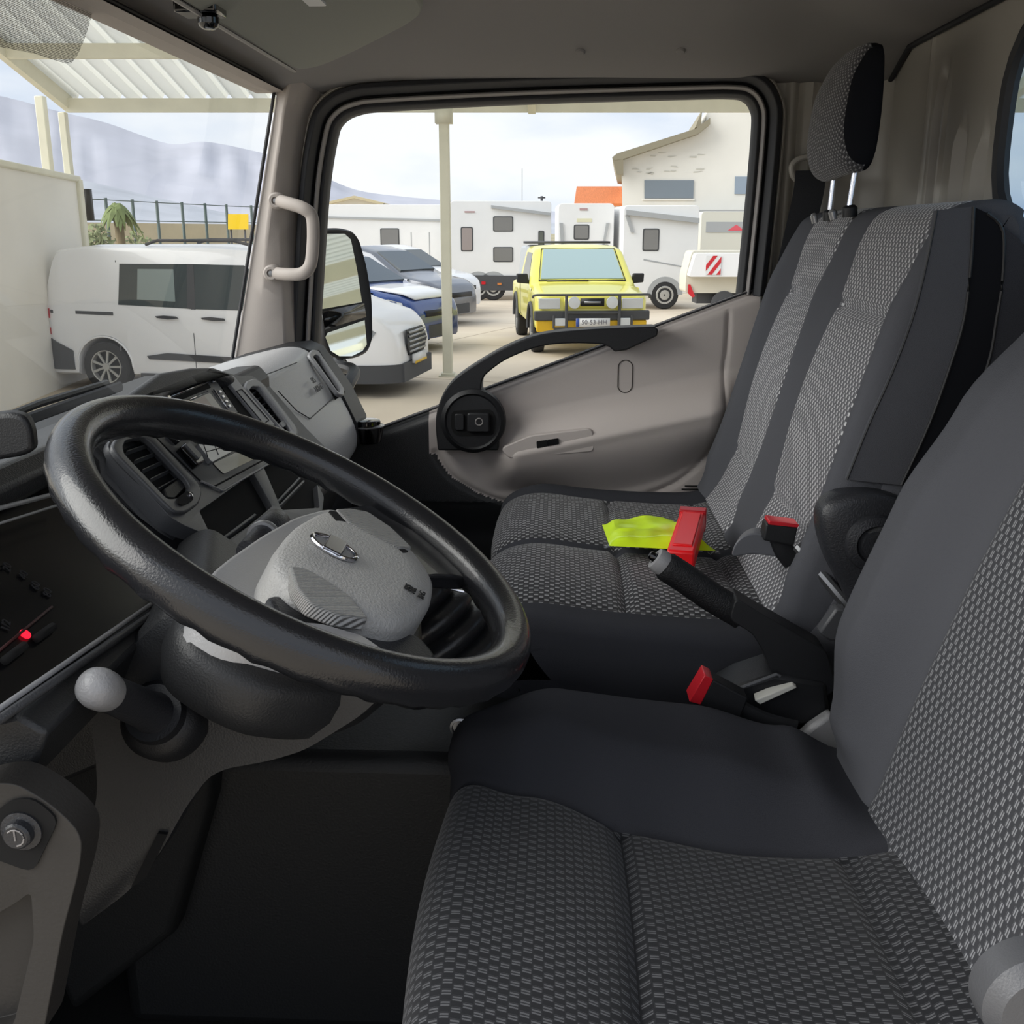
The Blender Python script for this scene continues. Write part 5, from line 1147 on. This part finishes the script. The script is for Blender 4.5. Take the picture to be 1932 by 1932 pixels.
# --- two-tone blue car: only its nose shows. Visible side: local -y
def hatch(label, cat, ra, rd, fa, fd, paint, top2, H, group=None, lampz=.72, nose='blue'):
    loc, rz, Lr = facing(ra, rd, fa, fd)
    r_ = top('car', label, cat, loc, rz); L = Lr; hh = H/1.6
    body, side = vehicle(r_, L, 1.78, [(0, .9), (.08, 1.15), (.5, 1.45*hh), (1.2, 1.57*hh), (L-2.2, 1.6*hh), (L-1.75, 1.5*hh), (L-1.05, 1.08*hh), (L-.85, 1.02), (L-.35, .93), (L-.12, .82), (L, .62)], .98, [.75, L-.88], .34, paint, tum=.30, z0=.22, frontr=.6, rearr=.3)
    for sy in (-1, 1):
        side([(L-2.35, 1.02), (L-2.3, 1.45*hh), (L-1.95, 1.43*hh), (L-1.25, 1.05)], sy, .006, 'side_window', m_carglass)
        side([(L-3.4, 1.02), (L-3.3, 1.45*hh), (L-2.4, 1.47*hh), (L-2.42, 1.02)], sy, .006, 'side_window', m_carglass)
        side([(L-.66, .86), (L-.45, .875), (L-.22, .82), (L-.20, .74), (L-.34, .73), (L-.56, .78)], sy, .012, 'headlamp', m_lamp)
        m = Mesh(); m.prism([(L-1.55, sy*.9, 1.0), (L-1.55, sy*1.06, 1.0), (L-1.55, sy*1.06, 1.14), (L-1.55, sy*.92, 1.12)], (.08, 0, 0)); m.build('door_mirror', top2, r_, local=True)
    m = Mesh(); m.prism([(L-1.73, -.58, 1.47*hh), (L-1.73, .58, 1.47*hh), (L-1.08, .68, 1.10*hh), (L-1.08, -.68, 1.10*hh)], (.02, 0, .03)); m.build('windscreen', m_carglass, r_, local=True, smooth=False)
    m = Mesh(); m.prism([(L-.5, -.88, .24), (L-.10, -.70, .24), (L+.02, -.3, .24), (L+.02, .3, .24), (L-.10, .70, .24), (L-.5, .88, .24)], (0, 0, .2)); m.build('front_bumper', m_clad, r_, local=True)
    m = Mesh(); m.box((L-.06, -.45, .58), (L+.02, .45, .68)); m.build('grille', m_dk, r_, local=True)
    return r_, L, side
m_blue = mat('metallic_blue_paint', '22407e', .25, metal=.2, coat=.6); m_gun = mat('grey_metallic_paint', '6c6f76', .25, metal=.4, coat=.6)
bc, L, side = hatch('blue car with pale bonnet parked behind the white van', 'car', 470, 19.2, 826, 17.6, m_blue, m_white, 1.6)
m = Mesh(); m.loft([[(L-.95, y, 1.045+.02*(1-(y/.7)**2)) for y in (-.74, -.5, 0, .5, .74)], [(L-.6, y, 1.00+.02*(1-(y/.7)**2)) for y in (-.74, -.5, 0, .5, .74)], [(L-.3, y, .945+.015*(1-(y/.7)**2)) for y in (-.66, -.45, 0, .45, .66)], [(L-.14, y, .865) for y in (-.56, -.4, 0, .4, .56)]], closed=False); m.build('bonnet', m_white, bc, local=True, solid=.02)
q = rounded([Vector((L-.16, -.70, .36)), Vector((L-.10, -.45, .36)), Vector((L-.10, -.45, .58)), Vector((L-.18, -.70, .58))], .05, 3)
m = Mesh(); m.tube(q, .022, 8, closed=True); m.build('fog_lamp_surround', m_white, bc, local=True)
gc_, L, side = hatch('dark grey car parked third in the row, beyond the blue one', 'car', 560, 24.5, 868, 22.5, m_gun, m_gun, 1.62)
m = Mesh(); m.loft([[(L-1.08, y, 1.10) for y in (-.7, 0, .7)], [(L-.75, y, 1.045) for y in (-.7, 0, .7)]], closed=False); 
wc, L, side = hatch('white car parked farthest in the row, against the caravans', 'car', 610, 27.5, 876, 25.2, m_white, m_white, 1.6)
# --- yellow pickup, front towards the camera
m_yel = mat('pale_yellow_paint', 'e6de68', .3, coat=.6); m_yel2 = mat('deep_yellow_bumper', 'e0b41e', .45)
pF = beam_pt(1120, 435, 16.6); rear_dir = Vector((math.cos(math.radians(7)), math.sin(math.radians(7)), 0))
pR = Vector((pF.x, pF.y, 0))+rear_dir*4.7
yt = top('pickup', 'yellow pickup with black bull bar facing the truck', 'pickup', tuple(pR), math.atan2(-rear_dir.y, -rear_dir.x))
L = 4.7; Wp = 1.78
body, side = vehicle(yt, L, Wp, [(0, .98), (.05, 1.02), (1.55, 1.02), (1.60, 1.05), (1.72, 1.60), (1.85, 1.685), (2.6, 1.70), (3.0, 1.65), (3.58, 1.14), (3.62, 1.10), (4.55, .99), (4.66, .95), (L, .80)], 1.04, [.95, 3.88], .36, m_yel, tum=.22, z0=.42, frontr=.16, rearr=.08)
FX = L
m = Mesh(); m.prism([(3.03, -.60, 1.625), (3.03, .60, 1.625), (3.55, .70, 1.155), (3.55, -.70, 1.155)], (.022, 0, .022)); m.build('windscreen', mat('pale_windscreen', '9fb4b6', .1, spec=.8), yt, local=True, smooth=False)
m = Mesh(); m.tube([(3.0, -.63, 1.645), (3.0, .63, 1.645), (3.585, .73, 1.14), (3.585, -.73, 1.14)], .014, 6, closed=True); m.build('screen_seal', m_black, yt, local=True)
m = Mesh(); m.tube([(3.6, -.6, 1.14), (3.62, .1, 1.145)], .012, 6); m.build('wiper', m_black, yt, local=True)
for sy in (-1, 1):
    side([(2.0, 1.08), (2.05, 1.58), (2.9, 1.58), (3.32, 1.10)], sy, .006, 'side_window', m_carglass)
    side([(1.9, .48), (1.9, 1.04), (1.915, 1.04), (1.915, .48)], sy, .003, 'panel_gap', m_seam)
    m = Mesh(); m.prism([(3.30, sy*.87, 1.08), (3.30, sy*1.08, 1.10), (3.30, sy*1.09, 1.25), (3.30, sy*.90, 1.25)], (.09, 0, 0)); m.build('door_mirror', m_black, yt, local=True, bevel=.02)
    for wx in (.95, 3.88):
        m = Mesh(); m.tube([(wx+math.cos(a)*.44, sy*.90, .36+math.sin(a)*.44) for a in [math.pi*i/16 for i in range(17)]], .03, 8); m.build('wheel_arch', m_clad, yt, local=True)
    m = Mesh(); m.box((FX-.03, sy*.66-.19, .76), (FX+.03, sy*.66+.15, .92)); m.build('headlamp', m_lamp, yt, local=True, bevel=.01)
    m = Mesh(); m.lathe((FX+.08, sy*.30, .86), (1, 0, 0), [(0, 0), (.06, 0), (.095, .04), (.09, .06), (0, .065)], 20); m.build('spot_lamp', m_lamp, yt, local=True)
    m = Mesh(); m.box((FX+.05, sy*.50-.10, .50), (FX+.11, sy*.50+.10, .62)); m.build('fog_lamp', m_lamp, yt, local=True, bevel=.01)
m = Mesh(); m.box((FX-.02, -.44, .76), (FX+.02, .44, .93)); m.build('grille_panel', m_yel, yt, local=True)
m = Mesh(); m.box((FX+.02, -.19, .80), (FX+.03, .19, .92)); gr = m.build('grille', m_dk, yt, local=True)
m = Mesh(); m.box((FX+.03, -.13, .845), (FX+.037, .13, .875)); m.build('grille_badge', m_silver, gr, local=True)
m = Mesh(); m.box((FX-.05, -.92, .58), (FX+.04, .92, .73)); m.build('front_bumper', m_clad, yt, local=True, bevel=.02)
m = Mesh(); m.box((FX-.08, -.88, .40), (FX+.01, .88, .58)); m.build('valance', m_yel2, yt, local=True, bevel=.02)
m = Mesh()
m.tube(spline([(FX-.1, -.93, .93), (FX+.05, -.90, .975), (FX+.1, -.6, .98), (FX+.1, .6, .98), (FX+.05, .90, .975), (FX-.1, .93, .93)], 4), .018, 8)
for y in (-.42, .42): m.tube([(FX+.1, y, .98), (FX+.1, y, .44)], .025, 8)
m.tube([(FX+.1, -.42, .70), (FX+.1, .42, .70)], .016, 8); m.tube([(FX+.1, -.62, .46), (FX+.1, .62, .46)], .02, 8)
m.tube([(FX+.1, -.62, .46), (FX+.1, -.62, .66)], .018, 8); m.tube([(FX+.1, .62, .46), (FX+.1, .62, .66)], .018, 8)
m.build('bull_bar', m_clad, yt, local=True)
m = Mesh(); m.box((FX+.11, -.27, .49), (FX+.125, .27, .62)); pl = m.build('number_plate', m_whitetrim, yt, local=True)
m = Mesh(); m.box((FX+.125, -.27, .49), (FX+.129, -.22, .62)); m.build('plate_blue_band', mat('plate_blue', '3c58a8', .4), pl, local=True)
tx = bpy.data.curves.new('plate_lettering', 'FONT'); tx.body = '50-53-HH'; tx.size = .10; tx.extrude = .001; tx.align_x = 'CENTER'; tx.align_y = 'CENTER'; tx.materials.append(mat('plate_letter_grey', '6a6870', .6))
bpy.context.view_layer.update(); tmp_ = bpy.data.objects.new('t', tx); C.objects.link(tmp_); dg = bpy.context.evaluated_depsgraph_get(); dg.update(); tme = bpy.data.meshes.new_from_object(tmp_.evaluated_get(dg)); bpy.data.objects.remove(tmp_); to = bpy.data.objects.new('plate_lettering', tme); C.objects.link(to); to.parent = pl; to.location = (FX+.128, .02, .555); to.rotation_euler = (math.pi/2, 0, math.pi/2)
m = Mesh(); m.box((.05, -.80, 1.0), (1.6, .80, 1.06)); m.build('bed_cover', mat('silver_grey_canopy', 'a9adb0', .4), yt, local=True)
m = Mesh(); m.prism([(.1, -.78, 1.02), (.2, -.74, 1.66), (1.66, -.74, 1.70), (1.66, -.78, 1.02)], (0, 1.54, 0)); m.build('hardtop', bpy.data.materials['silver_grey_canopy'], yt, local=True, bevel=.05)
m = Mesh(); m.box((1.2, -.78, 1.72), (1.7, .78, 1.76)); m.build('roof_bar', m_clad, yt, local=True)
# ================================================================== MOTORHOMES AND CARAVANS
m_rv = mat('motorhome_white', 'e4e4e3', .4, var=.02, vscale=2); m_rvw = mat('smoked_acrylic_window', '7b7a78', .2, spec=.6); m_rvg = mat('caravan_grey_stripe', 'a5a7a8', .5)
def rvbox(name, cat, label, a, b, dep, H, z0=.45, round_=.12, wins=(), wheels=(), stripes=(), extra=(), group='white motorhomes along the back of the yard', nose=0, mt=None):
    """a, b: (px, distance) of the near side's two lower ends; x runs from a to b, y away from the camera"""
    pa = beam_pt(a[0], 435, a[1]); pb = beam_pt(b[0], 435, b[1]); pa.z = pb.z = 0; L = (pb-pa).length; rz = math.atan2(pb.y-pa.y, pb.x-pa.x)
    r_ = top(name, label, cat, tuple(pa), rz, group); Y = 1 if True else -1
    # local y axis: away from the camera
    yv = Vector((-math.sin(rz), math.cos(rz), 0)); s_ = 1 if yv.dot(pa-CAM) > 0 else -1
    out = [(0, z0), (0, H-.25), (.15, H), (L-.15-nose, H), (L-nose*.4, H-.5-nose*.3), (L, z0+.8), (L, z0)] if nose else [(0, z0), (0, H), (L, H), (L, z0)]
    P_ = rounded([Vector((x, 0, z)) for x, z in out], [.02 if z == z0 else round_ for x, z in out], 5)
    m = Mesh(); m.prism(P_, (0, s_*dep, 0)); m.build('body', mt or m_rv, r_, local=True, bevel=.06, bseg=3)
    for (x0, zz0, x1, zz1, mm) in wins:
        fr = Mesh(); fr.prism(rounded([Vector((x*L, -s_*.012, z)) for x, z in ((x0, zz0), (x1, zz0), (x1, zz1), (x0, zz1))], .05, 3), (0, s_*.02, 0)); fo = fr.build('window', mat('window_frame_dark', '4a4b4c', .5) if 'window_frame_dark' not in bpy.data.materials else bpy.data.materials['window_frame_dark'], r_, local=True, smooth=False)
        dx = .03/L; fr = Mesh(); fr.prism(rounded([Vector((x*L, -s_*.022, z)) for x, z in ((x0+dx, zz0+.03), (x1-dx, zz0+.03), (x1-dx, zz1-.03), (x0+dx, zz1-.03))], .04, 3), (0, s_*.02, 0)); fr.build('pane', mm or m_rvw, fo, local=True, smooth=False)
    for pts, mm, nm, th in extra:
        e = Mesh(); e.prism([Vector((x*L, -s_*th, z)) for x, z in pts], (0, s_*(th+.01), 0)); e.build(nm, mm, r_, local=True, smooth=False)
    for wx in wheels:
        e = Mesh(); e.lathe((wx*L, s_*.02, .36), (0, -s_, 0), [(0, -.2), (.34, -.2), (.36, 0), (.33, .03), (.22, .035)], 28); wo = e.build('wheel', m_tyre, r_, local=True)
        e = Mesh(); e.lathe((wx*L, s_*.02, .36), (0, -s_, 0), [(0, .03), (.08, .05), (.14, .03), (.22, .04), (.235, .03)], 24); e.build('wheel_trim', m_alloy, wo, local=True)
        e = Mesh(); e.prism([Vector((wx*L+math.cos(t_)*.46, -s_*.006, .36+math.sin(t_)*.46)) for t_ in [math.pi*i/12 for i in range(13)]], (0, s_*.02, 0)); e.build('wheel_arch', m_rvg, r_, local=True, smooth=False)
    return r_, L
sk = m_clad
rvbox('caravan', 'caravan', 'long plain white motorhome with one dark window, behind the parked cars', (560, 33), (846, 33), 2.3, 2.72, .5, wheels=(.35,), wins=((.55, 1.50, .675, 2.02, m_rvw),), extra=((((.15, 2.32), (.15, 2.38), (.98, 2.28), (.98, 2.22)), m_rvg, 'awning_case', .05), (((.75, .6), (.75, 1.9), (.757, 1.9), (.757, .6)), m_rvg, 'door_gap', .004), (((.87, .6), (.87, 1.9), (.877, 1.9), (.877, .6)), m_rvg, 'door_gap', .004)))
r_, L = rvbox('motorhome', 'motorhome', 'white motorhome rear with bunk windows and grey bumper, left of the yellow pickup', (850, 30.3), (1040, 30.6), 2.3, 2.76, .62, wins=((.42, 1.92, .62, 2.34, m_rvw), (.42, 1.08, .62, 1.5, m_rvw), (.10, 1.38, .22, 2.05, mat('brown_grey_pane', '9a8f8b', .3)), (.87, 1.5, .93, 1.95, mat('green_pane', '5c6058', .3))),
    extra=((((.40, 2.56), (.40, 2.64), (.99, 2.44), (.99, 2.36)), m_rvg, 'awning_case', .12), (((.0, .30), (.0, .72), (.66, .70), (.66, .28)), m_clad, 'rear_bumper', .05), (((.14, 2.44), (.14, 2.48), (.24, 2.48), (.24, 2.44)), mat('dull_red_lamp', 'b09090', .5), 'brake_light', .02), (((.30, .46), (.30, .54), (.34, .54), (.34, .46)), m_tail, 'tail_lamp', .07), (((.46, .44), (.46, .50), (.50, .50), (.50, .44)), mat('amber_lamp', 'c87a3a', .4), 'indicator_lamp', .07), (((.16, .48), (.16, .56), (.21, .56), (.21, .48)), m_whitetrim, 'reversing_lamp', .07)), wheels=(.27, .42))
r_, L = rvbox('motorhome', 'motorhome', 'white motorhome with square front window directly behind the yellow pickup', (1053, 27.5), (1158, 27.5), 2.0, 2.62, .5, wins=((.28, 1.72, .56, 2.1, m_rvw),), extra=((((.05, 1.60), (.02, 2.14), (.08, 2.14), (.11, 1.6)), m_rvg, 'grab_rail', .04), (((.80, 1.60), (.86, 2.14), (.92, 2.14), (.84, 1.6)), m_rvg, 'grab_rail', .04), (((.38, 2.45), (.38, 2.50), (.52, 2.50), (.52, 2.45)), bpy.data.materials['dull_red_lamp'], 'brake_light', .02), (((.33, 2.16), (.33, 2.25), (.60, 2.25), (.60, 2.16)), mat('pale_cream_label', 'd6d3b4', .6), 'badge_panel', .01)), wheels=(.5,))
r_, L = rvbox('motorhome', 'motorhome', 'white motorhome with awning and visible road wheel, right of the yellow pickup', (1176, 26.9), (1318, 27.0), 1.9, 2.56, .40, wins=((.26, 1.45, .48, 2.0, m_rvw),), extra=((((.02, 2.33), (.02, 2.45), (.99, 2.25), (.99, 2.13)), m_rvg, 'awning_case', .14), (((.02, 2.3), (.10, 1.9), (.14, 1.9), (.07, 2.3)), m_rvg, 'awning_arm', .05), (((.28, 1.22), (.28, 1.26), (.98, 1.02), (.98, .99)), m_rvg, 'side_stripe', .006)), wheels=(.58,))
r_, L = rvbox('caravan', 'caravan', 'pale caravan end with a red mark, behind the striped white box', (1322, 32), (1480, 32), 2.3, 2.5, .5, wins=(), wheels=(.5,), extra=((((.06, 1.9), (.06, 2.2), (.95, 2.2), (.95, 1.9)), m_rvg, 'roof_band', .02), (((.32, 1.95), (.42, 2.12), (.52, 1.95)), mat('red_logo_mark', 'd85a66', .5), 'red_mark', .03)), mt=mat('caravan_cream', 'd2d0c4', .5))
# white luggage box / trailer with red-white striped board
pa = beam_pt(1298, 435, 24.5)
bx = top('trailer_box', 'white trailer with red and white striped board, right edge of the passenger window view', 'trailer', (pa.x, pa.y, 0), math.radians(-88))
m = Mesh(); m.prism(rounded([Vector((0, 0, .55)), Vector((.0, 0, .95)), Vector((.12, 0, 1.5)), Vector((1.9, 0, 1.5)), Vector((1.9, 0, .55))], .08, 3), (0, 1.0, 0)); m.build('box_body', mat('dirty_cream_box', 'cfcabb', .7), bx, local=True)
m = Mesh(); m.prism(rounded([Vector((0.0, -.02, .93)), Vector((.14, -.02, 1.46)), Vector((1.9, -.02, 1.46)), Vector((1.9, -.02, .93))], .06, 3), (0, -.35, 0)); m.build('box_lid', m_white, bx, local=True, bevel=.03)
c0 = Vector((.38, -.38, .98)); ww, hh = .34, .42
m = Mesh(); m.prism([c0, c0+Vector((ww, 0, 0)), c0+Vector((ww, 0, hh)), c0+Vector((0, 0, hh))], (0, -.015, 0)); sb_ = m.build('striped_board', m_whitetrim, bx, local=True, smooth=False)
for k in range(3):
    t0 = -.16+k*.2; q = []
    pts = [(t0, 0), (t0+.10, 0), (t0+.10+.42*.75, hh), (t0+.42*.75, hh)]
    # clip to the board
    def clip(pts):
        out = [(min(max(x, 0), ww), z) for x, z in pts]; return out
    seg = []
    for x, z in [(t0, 0), (t0+.1, 0), (t0+.1+.315, hh), (t0+.315, hh)]: seg.append((x, z))
    # exact clip by marching rows
    rowsL = []; rowsR = []
    for i in range(22):
        z = hh*i/21; xl = max(0, min(ww, t0+z*.75)); xr = max(0, min(ww, t0+.10+z*.75))
        rowsL.append((xl, z)); rowsR.append((xr, z))
    vs_ = [c0+Vector((x, -.018, z)) for x, z in rowsL]+[c0+Vector((x, -.018, z)) for x, z in rowsR]
    fs_ = [(i, i+1, 22+i+1, 22+i) for i in range(21) if rowsR[i][0]-rowsL[i][0] > 1e-4 or rowsR[i+1][0]-rowsL[i+1][0] > 1e-4]
    m = Mesh(); m.add(vs_, fs_); m.build('red_stripe', m_tail, sb_, local=True, smooth=False, solid=.004)
m = Mesh(); m.prism([Vector((.05, -.03, .55)), Vector((.16, -.03, .45)), Vector((.22, -.03, .48)), Vector((.10, -.03, .75)), Vector((.05, -.03, .75))], (0, -.03, 0)); m.build('tail_lamp', m_tail, bx, local=True, smooth=False)
m = Mesh(); m.box((.3, .2, .3), (1.8, .9, .56)); m.lathe((.9, -.02, .3), (0, -1, 0), [(0, -.15), (.28, -.15), (.3, 0), (.2, .02), (0, .02)], 24); m.build('chassis', m_clad, bx, local=True)
# ================================================================== BUILDINGS AND BACKGROUND
m_bld = mat('white_building_render', 'e6e3da', .9, var=.06, vscale=.35); m_eave = mat('eaves_board', '8f8874', .8); m_bwin = mat('grey_shutter', '7c868f', .6)
DB = 44
def BP(x, y, d=DB): return beam_pt(x, y, d)
bd = top('building', 'tall white building with sloping eaves behind the motorhomes at the right', 'building', tuple(Vector((BP(1180, 435).x, BP(1180, 435).y, 0))))
q = [BP(1176, 560), BP(1172, 300), BP(1330, 242), BP(1335, 205), BP(1520, 205), BP(1520, 560)]
q[0].z = q[-1].z = 0
HB = ray(1176, 435); HB.z = 0; HB.normalize()
m = Mesh(); m.prism(q, HB*9); m.build('wall', m_bld, bd, smooth=False)
m = Mesh(); m.prism([BP(1155, 297, DB-.6), BP(1163, 290, DB-.6), BP(1312, 243, DB-.6), BP(1340, 222, DB-.6), BP(1340, 234, DB-.6), BP(1318, 252, DB-.6), BP(1176, 300, DB-.6), BP(1160, 302, DB-.6)], HB*10.5); m.build('eaves', m_eave, bd, smooth=False)
m = Mesh(); m.prism([BP(1155, 297, DB-.6), BP(1176, 299, DB-.6), BP(1176, 330, DB-.5), BP(1163, 328, DB-.5)], HB*9); m.build('eaves_end', m_eave, bd, smooth=False)
m = Mesh(); m.prism([BP(1312, 240, DB-.5), BP(1325, 207, DB-.5), BP(1322, 240, DB-.5)], HB*9); m.build('upper_eaves', m_eave, bd, smooth=False)
for nm, q_, mt in (('window', [(1216, 340), (1309, 340), (1308, 374), (1216, 374)], m_bwin), ('window', [(1387, 333), (1440, 333), (1440, 366), (1386, 366)], mat('pale_blue_pane', '93a0ae', .4)), ('window_sill', [(1212, 375), (1311, 375), (1311, 378), (1212, 378)], m_bld)):
    m = Mesh(); m.prism([BP(x, y, DB-.05) for x, y in q_], H0*.1); m.build(nm, mt, bd, smooth=False)
rng = random.Random(3)
m = Mesh()
for k in range(16):
    x = rng.uniform(1190, 1320); y = rng.choice((rng.uniform(285, 295), rng.uniform(312, 326))); m.prism([BP(x, y, DB-.02), BP(x+rng.uniform(4, 16), y+rng.uniform(-1, 1), DB-.02), BP(x+rng.uniform(3, 14), y+rng.uniform(1.5, 4), DB-.02), BP(x-2, y+2, DB-.02)], H0*.03)
m.build('flaking_paint', mat('flaked_patch', 'c9c6bc', .9), bd, smooth=False)
m = Mesh(); m.prism([BP(1315, 396, DB-1), BP(1480, 396, DB-1), BP(1480, 399, DB-1), BP(1315, 400, DB-1)], H0*1); m.build('lower_ledge', m_rvg, bd, smooth=False)
od = top('orange_roof_house', 'low house with an orange tiled roof left of the white building', 'house', tuple(Vector((BP(1130, 435, 50).x, BP(1130, 435, 50).y, 0))))
q = [BP(1088, 500, 50), BP(1088, 384, 50), BP(1178, 384, 50), BP(1178, 500, 50)]; q[0].z = q[3].z = 0
m = Mesh(); m.prism(q, H0*6); m.build('wall', m_bld, od, smooth=False)
m_tile = mat('orange_roof_tiles', 'c97748', .85, var=.12, vscale=3, streak=(1, 6, 1))
a, b_, c_, d_ = BP(1084, 386, 49.6), BP(1180, 386, 49.6), BP(1180, 354, 53), BP(1088, 354, 53)
m = Mesh(); m.loft([[a, b_], [d_, c_], [d_+H0*3+Vector((0, 0, -1.2)), c_+H0*3+Vector((0, 0, -1.2))]], closed=False); m.build('roof', m_tile, od, smooth=False, solid=.12)
lw = top('low_house', 'distant low building with a shallow tan roof above the long motorhome', 'house', tuple(Vector((BP(670, 435, 60).x, BP(670, 435, 60).y, 0))))
q = [BP(612, 480, 60), BP(612, 384, 60), BP(672, 372, 60), BP(716, 384, 60), BP(745, 388, 60), BP(745, 480, 60)]; q[0].z = q[-1].z = 0
m = Mesh(); m.prism(q, H0*5); m.build('wall', m_bld, lw, smooth=False)
m = Mesh(); m.prism([BP(604, 384, 59.5), BP(668, 369, 59.5), BP(724, 383, 59.5), BP(722, 387, 59.5), BP(668, 374, 59.5), BP(606, 388, 59.5)], H0*6); m.build('roof', mat('tan_roof', 'c4b898', .9), lw, smooth=False)
m = Mesh(); m.prism([BP(718, 388, 59), BP(746, 386, 59), BP(746, 390, 59), BP(718, 391, 59)], H0*2); m.build('roof_edge', m_clad, lw, smooth=False)
for px_, y0, y1, nm, lab, arm in ((985, 318, 420, 'antenna_mast', 'thin radio mast standing far behind the motorhomes', 0), (1022, 370, 420, 'utility_pole', 'short dark utility pole with a crossarm above the motorhomes', 1)):
    r_ = top(nm, lab, 'mast' if not arm else 'pole', tuple(Vector((BP(px_, 435, 70).x, BP(px_, 435, 70).y, 0))))
    tp = BP(px_, y0, 70); m = Mesh(); m.tube([Vector((tp.x, tp.y, 0)), tp], .03 if not arm else .09, 6); m.build('mast', m_rvg if not arm else m_clad, r_)
    if arm: m = Mesh(); m.tube([BP(px_-7, y0+3, 70), BP(px_+7, y0+3, 70)], .05, 6); m.build('crossarm', m_clad, r_)
# fence far left, yellow sign, palm and shrubs, tan boundary wall
fp = [beam_pt(x, 435, d) for x, d in ((150, 26), (300, 30), (430, 34), (560, 38))]
m = Mesh()
fr_ = top('wire_fence', 'green wire fence on posts along the far left boundary', 'fence', tuple(Vector((fp[1].x, fp[1].y, 0))))
m_fence = glass_mat('wire_mesh', 'd6d8d4', 0); m_fp = mat('green_fence_post', '4c5a56', .6)
for a, b_ in zip(fp, fp[1:]):
    a = Vector((a.x, a.y, 0)); b_ = Vector((b_.x, b_.y, 0))
    for k in range(3):
        p = a.lerp(b_, k/3); m = Mesh(); m.tube([p, p+Vector((0, 0, 2.75))], .045, 8); m.build('fence_post', m_fp, fr_)
    m = Mesh()
    for z in (1.2, 1.7, 2.2, 2.7): m.tube([a+Vector((0, 0, z)), b_+Vector((0, 0, z))], .012, 4)
    m.build('fence_wire', m_fp, fr_)
a = beam_pt(120, 435, 33); b_ = beam_pt(600, 435, 42); a.z = b_.z = 0
m = Mesh(); m.prism([a, b_, b_+Vector((0, 0, 2.15)), a+Vector((0, 0, 2.2))], H0*.3); o = struct(m.build('boundary_wall', mat('tan_wall', 'bcb094', .9, var=.1, vscale=1), smooth=False)); o['label'] = 'tan boundary wall behind the fence'; o['category'] = 'wall'
p = BP(447, 425, 31); r_ = top('sign_board', 'plain yellow sign board beyond the white van', 'sign', (p.x, p.y, 0))
m = Mesh(); m.prism([BP(430, 404, 31), BP(468, 404, 31), BP(468, 433, 31), BP(430, 433, 31)], H0*.06); m.build('board', mat('yellow_sign', 'f6cf1e', .5), r_, smooth=False)
for x in (436, 462): 
    g = BP(x, 435, 31.05); m = Mesh(); m.tube([Vector((g.x, g.y, 0)), Vector((g.x, g.y, 1.98))], .03, 6); m.build('sign_leg', m_clad, r_)
# palm
m_palm = mat('palm_green', '6f7d4c', .8, var=.25, vscale=3); m_bush = mat('bush_green', '7d8560', .9, var=.25, vscale=3)
pp = beam_pt(226, 435, 24); pp.z = 0
pt = top('palm_tree', 'small drooping palm tree between the white wall and the van roof', 'palm', tuple(pp))
m = Mesh(); m.tube([pp, pp+Vector((0, 0, 1.4)), pp+Vector((.03, .02, 2.5))], [.13, .11, .09], 8); m.build('trunk', mat('palm_trunk', '75684e', .9), pt)
m = Mesh(); rr = random.Random(5)
for k in range(46):
    a = rr.uniform(0, 2*math.pi); el = rr.uniform(.1, 1.2); ln = rr.uniform(.35, .6); c0 = pp+Vector((.03, .02, 2.48)); d_ = Vector((math.cos(a)*math.cos(el), math.sin(a)*math.cos(el), math.sin(el)))
    pts = [c0+d_*ln*t_+Vector((0, 0, -1.5*ln*t_*t_)) for t_ in [i/5 for i in range(6)]]; sdv = Vector((-math.sin(a), math.cos(a), 0))
    m.loft([[p-sdv*w_-Vector((0, 0, .6*w_)), p, p+sdv*w_-Vector((0, 0, .6*w_))] for p, w_ in zip(pts, (.02, .09, .11, .09, .05, .005))], closed=False)
m.build('fronds', m_palm, pt, smooth=False)
def bush(px_, d, r0, h, label, seed, mt):
    p = beam_pt(px_, 435, d); rr = random.Random(seed); m = Mesh()
    for k in range(520):
        a = rr.uniform(0, 2*math.pi); e = math.acos(rr.uniform(-.2, 1)); q = rr.uniform(.55, 1); c = Vector((p.x+math.cos(a)*math.sin(e)*r0*q, p.y+math.sin(a)*math.sin(e)*r0*q, h*.45+math.cos(e)*h*.55*q)); s_ = rr.uniform(.05, .11)
        u = Vector((rr.uniform(-1, 1), rr.uniform(-1, 1), rr.uniform(-1, 1))).normalized()*s_; v = u.orthogonal().normalized()*s_*.6
        m.add([c-u, c-v, c+u, c+v], [(0, 1, 2, 3)])
    c0 = Vector((p.x, p.y, 0)); r_ = top('bush', label, 'bush', tuple(c0), group='bushes along the left boundary'); m.build('leaves', mt, r_, smooth=False)
    m = Mesh(); m.tube([c0, c0+Vector((0, 0, h*.5))], .04, 6); m.build('stem', mat('bush_stem', '5a4c38', .9) if 'bush_stem' not in bpy.data.materials else bpy.data.materials['bush_stem'], r_)
bush(186, 23, .45, 2.15, 'olive bush nearest the end of the white wall', 1, m_bush)
bush(258, 27, .6, 1.95, 'low olive bush right of the small palm', 2, m_bush)
